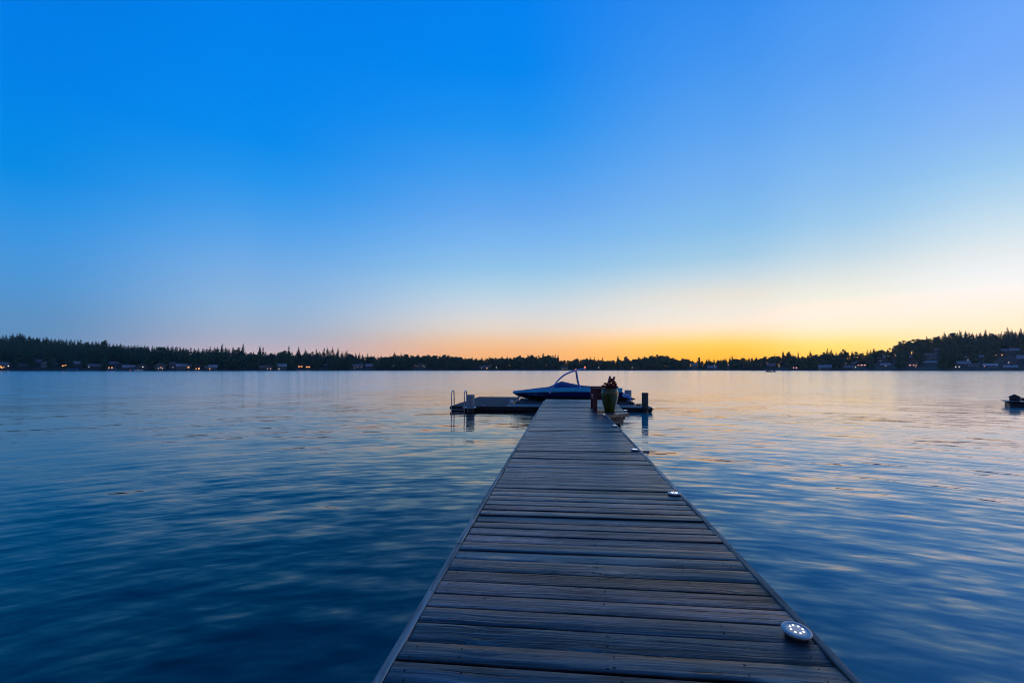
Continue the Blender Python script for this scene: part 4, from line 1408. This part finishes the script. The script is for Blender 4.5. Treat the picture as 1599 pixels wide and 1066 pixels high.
# ------------------------------------------------------------------ the boat on its lift
BYC = 22.05       # centre line of the boat, which lies across the dock, bow to the left
XB, XS = -2.28, 2.50
lift = thing('boat_lift', 'dark grey floating boat lift carrying the blue speedboat', 'boat lift', (0, 0, 0))
a = MB()
for y_ in (20.72, 22.65):
    a.box((-2.05, y_, -.25), (3.0, y_ + .66, .27), bev=.06)
a.build('pontoon', M['lift'], lift)
a = MB()
for x_ in (-1.3, .2, 1.7):
    a.box((x_, 20.8, .272), (x_ + .18, 23.25, .33), bev=.01)
a.build('cross_beam', M['black'], lift)
a = MB()
for y_ in (21.55, 22.35):
    a.box((-1.5, y_, .332), (2.5, y_ + .14, .40), bev=.02)
a.build('bunk', M['black'], lift)
p = at(809, 620, 20.9)
a = MB(); a.bar((p.x - .05, 21.0, .27), (p.x, 21.0, .46), .07, .07)
a.add([(p.x - .13, 20.93, .42), (p.x + .13, 20.93, .42), (p.x, 20.93, .50), (p.x - .13, 21.05, .42), (p.x + .13, 21.05, .42), (p.x, 21.05, .50)], [(0, 1, 2), (5, 4, 3), (0, 3, 4, 1), (1, 4, 5, 2), (2, 5, 3, 0)])
a.build('bow_guide', M['white'], lift)
p = on(798.8, 630.6, FZ + .01)
by = MB(); by.lathe([(.001, 0), (.05, .01), (.082, .05), (.086, .09), (.06, .14), (.03, .16), (.028, .19), (.001, .2)], n=16)
o = by.build('mooring_buoy', M['white'], None, (p.x, p.y, FZ + .011))
tag(o, 'white ball buoy lying on the walkway below the boat bow', 'buoy')
rp = MB()
q0 = Vector((p.x, p.y, FZ + .19))
q1 = Vector((p.x + .25, p.y + .7, .33))
rp.tube([q0, q0.lerp(q1, .35) - Vector((0, 0, .05)), q0.lerp(q1, .7) - Vector((0, 0, .04)), q1], .014, 6)
o = rp.build('mooring_rope', M['white'])
tag(o, 'short white rope from the ball buoy to the boat bow', 'rope')

boat = thing('speedboat', 'blue speedboat under navy canvas with a wakeboard tower, lifted behind the dock end', 'boat', (0, BYC, 0))


def half(t_):
    """half beam at t (0 bow .. 1 stern)"""
    return 1.17 * (math.sin(min(1.0, t_ / .52) * PI / 2) ** .72) * (1 - .06 * max(0, t_ - .6) / .4) + .015


def sheer(t_): return .58 + .11 * math.sin(min(1, t_ / .6) * PI / 2) - .03 * max(0, t_ - .6)


NS = 26
hull, strp, bott = [], [], []
for i in range(NS + 1):
    t_ = i / NS
    x_ = XB + (XS - XB) * t_
    b = half(t_); s_ = sheer(t_)
    ch = .47 + (.52 - .47) * max(0, 1 - t_ * 3) - .04 * t_      # chine height
    k = .24 + (.44 - .24) * max(0, 1 - t_ / .30) ** 1.6          # keel height
    rake = .20 * max(0, 1 - t_ / .18)
    xk, xc = x_ + rake * 1.2, x_ + rake * .5
    cb = b * (.84 + .04 * t_)
    hull.append([(xc, -cb, ch), (x_ + rake * .2, -b * .96, (ch + s_) / 2), (x_, -b, s_)])
    strp.append([(x_, -b, s_ + .001), (x_ + .01, -b * .985, s_ + .09), (x_ + .03, -b * .90, s_ + .185 * min(1, .2 + t_ * 2.2))])
    bott.append([(xk, 0, k), (xc + rake * .3, -cb * .5, k + (ch - k) * .42), (xc, -cb, ch - .001)])


def both(rows):
    return [rows, [[(x_, -y_, z_) for x_, y_, z_ in r_][::-1] for r_ in rows]]


a = MB()
for R_ in both(hull): a.grid(R_)
e = hull[-1]; eb = bott[-1]
tr_ = [eb[0], eb[1], e[0], e[1], e[2]]
full = tr_ + [(x_, -y_, z_) for x_, y_, z_ in tr_[:0:-1]]
a.add(full, [tuple(range(len(full)))])
hb = a.build('hull', M['bluehull'], boat)
a = MB()
for R_ in both(bott): a.grid(R_)
a.build('hull_bottom', M['hullbottom'], boat)
a = MB()
for R_ in both(strp): a.grid(R_)
a.build('topside_stripe', M['stripe'], boat)
# rub rail and the short seam line on the side
for s_ in (-1, 1):
    a = MB(); a.tube([(r_[2][0], s_ * -r_[2][1] + s_ * .004, r_[2][2]) for r_ in hull], .014, 6); a.build('rub_rail', M['towerdark'], boat)
# registration mark: worn pale letters and digits that cannot be read, as short strokes
a = MB()
gl = random.Random(9)
def side_pt(tx, fz):
    t_ = (tx - XB) / (XS - XB)
    b = half(t_); s_ = sheer(t_); ch = .47 + .05 * max(0, 1 - t_ * 3) - .04 * t_
    return Vector((tx, -b * (.9 + .085 * fz) - .012, ch + (s_ - ch) * fz))
cur = XB + .72
for wds in (2, 4, 2):
    for _ in range(wds):
        w_ = .052
        for seg in gl.sample(range(5), 4):
            A_, B_ = [((0, .25), (0, .8)), ((1, .25), (1, .8)), ((0, .8), (1, .8)), ((0, .52), (1, .52)), ((0, .25), (1, .25))][seg]
            a.bar(side_pt(cur + A_[0] * w_, A_[1]), side_pt(cur + B_[0] * w_, B_[1]), .012, .012)
        cur += w_ + .026
    cur += .05
a.build('registration_marks', M['decal'], hb)
# canvas cover: ridge profile along the boat (x, z) and how far down its edges come
prof = [(-2.22, .67), (-1.7, .73), (-1.2, .80), (-.78, .835), (-.60, .875), (-.40, .985), (-.10, 1.115), (.02, 1.10), (.45, 1.01), (.9, .93), (1.4, .885), (1.9, .86), (2.25, .83), (2.47, .70)]
cov = []
rr = random.Random(8)
for i, (x_, zr) in enumerate(prof):
    t_ = (x_ - XB) / (XS - XB)
    b = half(max(.01, t_)) * .89; s_ = sheer(t_) + .182 * min(1, .2 + t_ * 2.2)
    pk = max(0, 1 - abs(x_ + .05) / .8)
    row = []
    for k in range(13):
        q = -1 + k / 6
        aq = abs(q)
        shape = (1 - aq ** (1.8 + pk * .9))
        z = s_ - .004 + (zr - s_) * shape + rr.uniform(-.006, .006) * (aq < .95)
        row.append((x_, q * b, z))
    cov.append(row)
a = MB(); a.grid(cov)
tl = [(2.55, y_, z_ - .22 if abs(y_) > .05 else z_ - .18) for _, y_, z_ in cov[-1]]
a.grid([cov[-1], tl])
a.build('canvas_cover', M['cover'], boat)
# swim platform with a rumpled blue canvas over the stern
a = MB(); a.box((XS - .01, -1.0, .36), (XS + .55, 1.0, .42), bev=.02); a.build('swim_platform', M['hullbottom'], boat)
a = MB()
rows = []
for i, (x_, z) in enumerate(((XS - .32, .86), (XS - .10, .84), (XS + .06, .66), (XS + .16, .60), (XS + .30, .56), (XS + .44, .50), (XS + .47, .34))):
    rows.append([(x_ + rr.uniform(-.02, .02), y_, z + rr.uniform(-.03, .035) - .16 * abs(y_ / 1.08) ** 3) for y_ in np.linspace(-1.08, 1.08, 13)])
a.grid(rows); a.build('stern_cover', M['tarp'], boat)
# tower
def mirror(pts, s_): return [(x_, s_ * y_, z_) for x_, y_, z_ in pts]
def spline(pts, n=6):
    out = []
    P = [Vector(p_) for p_ in pts]
    P = [P[0] * 2 - P[1]] + P + [P[-1] * 2 - P[-2]]
    for i in range(1, len(P) - 2):
        for k in range(n):
            t_ = k / n
            p0, p1, p2, p3 = P[i - 1:i + 3]
            out.append(.5 * ((2 * p1) + (-p0 + p2) * t_ + (2 * p0 - 5 * p1 + 4 * p2 - p3) * t_ ** 2 + (-p0 + 3 * p1 - 3 * p2 + p3) * t_ ** 3))
    out.append(P[-2])
    return out
tower = thing_t = bpy.data.objects.new('wakeboard_tower', None)
COL.objects.link(tower); tower.parent = boat
for s_ in (-1, 1):
    fr = spline(mirror([(-.55, 1.08, .665), (-.42, 1.05, .90), (-.20, .98, 1.18), (.06, .90, 1.40), (.33, .82, 1.53), (.56, .76, 1.60)], s_))
    a = MB(); a.tube(fr, .028, 10); a.build('front_arch', M['towermetal'], tower)
    rl = spline(mirror([(.58, .76, 1.60), (.62, .80, 1.40), (.68, .92, 1.05), (.84, 1.08, .66)], s_))
    a = MB(); a.tube(rl, .024, 10); a.build('rear_leg', M['towermetal'] if s_ < 0 else M['towerdark'], tower)
    for x_ in (-.55, .84):
        a = MB(); a.box((x_ - .05, s_ * 1.08 - .03, .63), (x_ + .05, s_ * 1.08 + .03, .68), bev=.008); a.build('foot_plate', M['white'], tower)
a = MB(); a.tube([(.56, -.76, 1.60), (.58, 0, 1.63), (.56, .76, 1.60)], .03, 10); a.build('cross_bar', M['towermetal'], tower)
for s_ in (-1, 1):
    a = MB(); a.tube([(.45, s_ * .55, 1.585), (.72, s_ * .55, 1.645), (.98, s_ * .55, 1.685)], .028, 8); a.build('rack_arm', M['towermetal'], tower)
a = MB(); a.tube([(.98, -.6, 1.685), (.98, .6, 1.685)], .036, 8); a.build('rack_bar', M['white'], tower)
a = MB(); a.lathe([(.001, 0), (.035, .01), (.04, .05), (.02, .09), (.001, .095)], (.96, -.56, 1.70), 10); a.build('red_lamp', M['red_lamp'], tower)
a = MB(); a.lathe([(.001, 0), (.03, .008), (.03, .035), (.001, .045)], (.55, -.7, 1.625), 10); a.build('top_lamp', M['red_lamp'], tower)

# ------------------------------------------------------------------ raft at the right edge
pr = on(1577, 635.3, 0)
raft = thing('swim_raft', 'dark floating raft cut by the right edge of the picture', 'raft', (pr.x, pr.y, 0), rad(-32))
a = MB(); a.box((0, 0, -.2), (2.6, 1.3, .17), bev=.03); a.build('float_body', M['raft'], raft)
a = MB()
vs = [(0, 0, .171), (2.6, 0, .171), (2.6, 1.3, .171), (0, 1.3, .171), (-.13, -.1, .25), (2.7, -.1, .25), (2.7, 1.4, .25), (-.13, 1.4, .25)]
a.add(vs, [(3, 2, 1, 0), (0, 1, 5, 4), (1, 2, 6, 5), (2, 3, 7, 6), (3, 0, 4, 7)], 0)
a.add([(x_, y_, z_ + .0005) for x_, y_, z_ in vs[4:]], [(0, 1, 2, 3)], 1)
a.build('deck_rim', [M['raft'], M['raft_top']], raft)
ph = at(1588.3, 626.5, 21.5)
hut = thing('duck_house', 'small dark gabled duck house on the floating raft', 'duck house', (ph.x, ph.y + .1, .2507), rad(-36))
a = MB()
vs = [(-.165, 0, 0), (.165, 0, 0), (.165, 0, .17), (0, 0, .275), (-.165, 0, .17)]
vs += [(x_, .32, z_) for x_, _, z_ in vs]
a.add(vs, [(0, 1, 2, 3, 4), (9, 8, 7, 6, 5), (1, 6, 7, 2), (5, 0, 4, 9)])
a.build('wall', M['hut'], hut)
a = MB()
for s_ in (-1, 1):
    q = [(0, -.02, .295), (s_ * .20, -.02, .168), (s_ * .20, .34, .168), (0, .34, .295)]
    q += [(x_, y_, z_ - .018) for x_, y_, z_ in q]
    a.add(q, [(0, 1, 2, 3), (7, 6, 5, 4), (0, 4, 5, 1), (1, 5, 6, 2), (2, 6, 7, 3)])
a.build('roof', M['hut_roof'], hut)
a = MB(); a.box((-.045, -.006, .03), (.045, -.001, .12), bev=.002); a.build('entrance', M['black'], hut)
ps = at(1603, 624, 21.8)
a = MB(); a.box((-.1, 0, 0), (.45, .5, .1), bev=.02)
o = a.build('storage_box', M['hut_roof'], None, (ps.x, ps.y + .1, .2508), rad(-32))
tag(o, 'low dark box on the raft right of the duck house', 'box')


# ------------------------------------------------------------------ thin evening haze over the lake
hm = bpy.data.materials.new('evening_haze')
hm.use_nodes = True
hm.node_tree.nodes.clear()
h = NT(hm.node_tree)
pv_ = h.n('ShaderNodeVolumePrincipled')
pv_.inputs['Color'].default_value = (.85, .9, 1, 1)
pv_.inputs['Density'].default_value = .00009
pv_.inputs['Anisotropy'].default_value = .6
ho = h.n('ShaderNodeOutputMaterial')
h.link(pv_.outputs[0], ho.inputs['Volume'])
a = MB(); a.box((-2100, -90, -3), (2100, 1300, 80))
tag(a.build('haze', hm), kind='stuff')
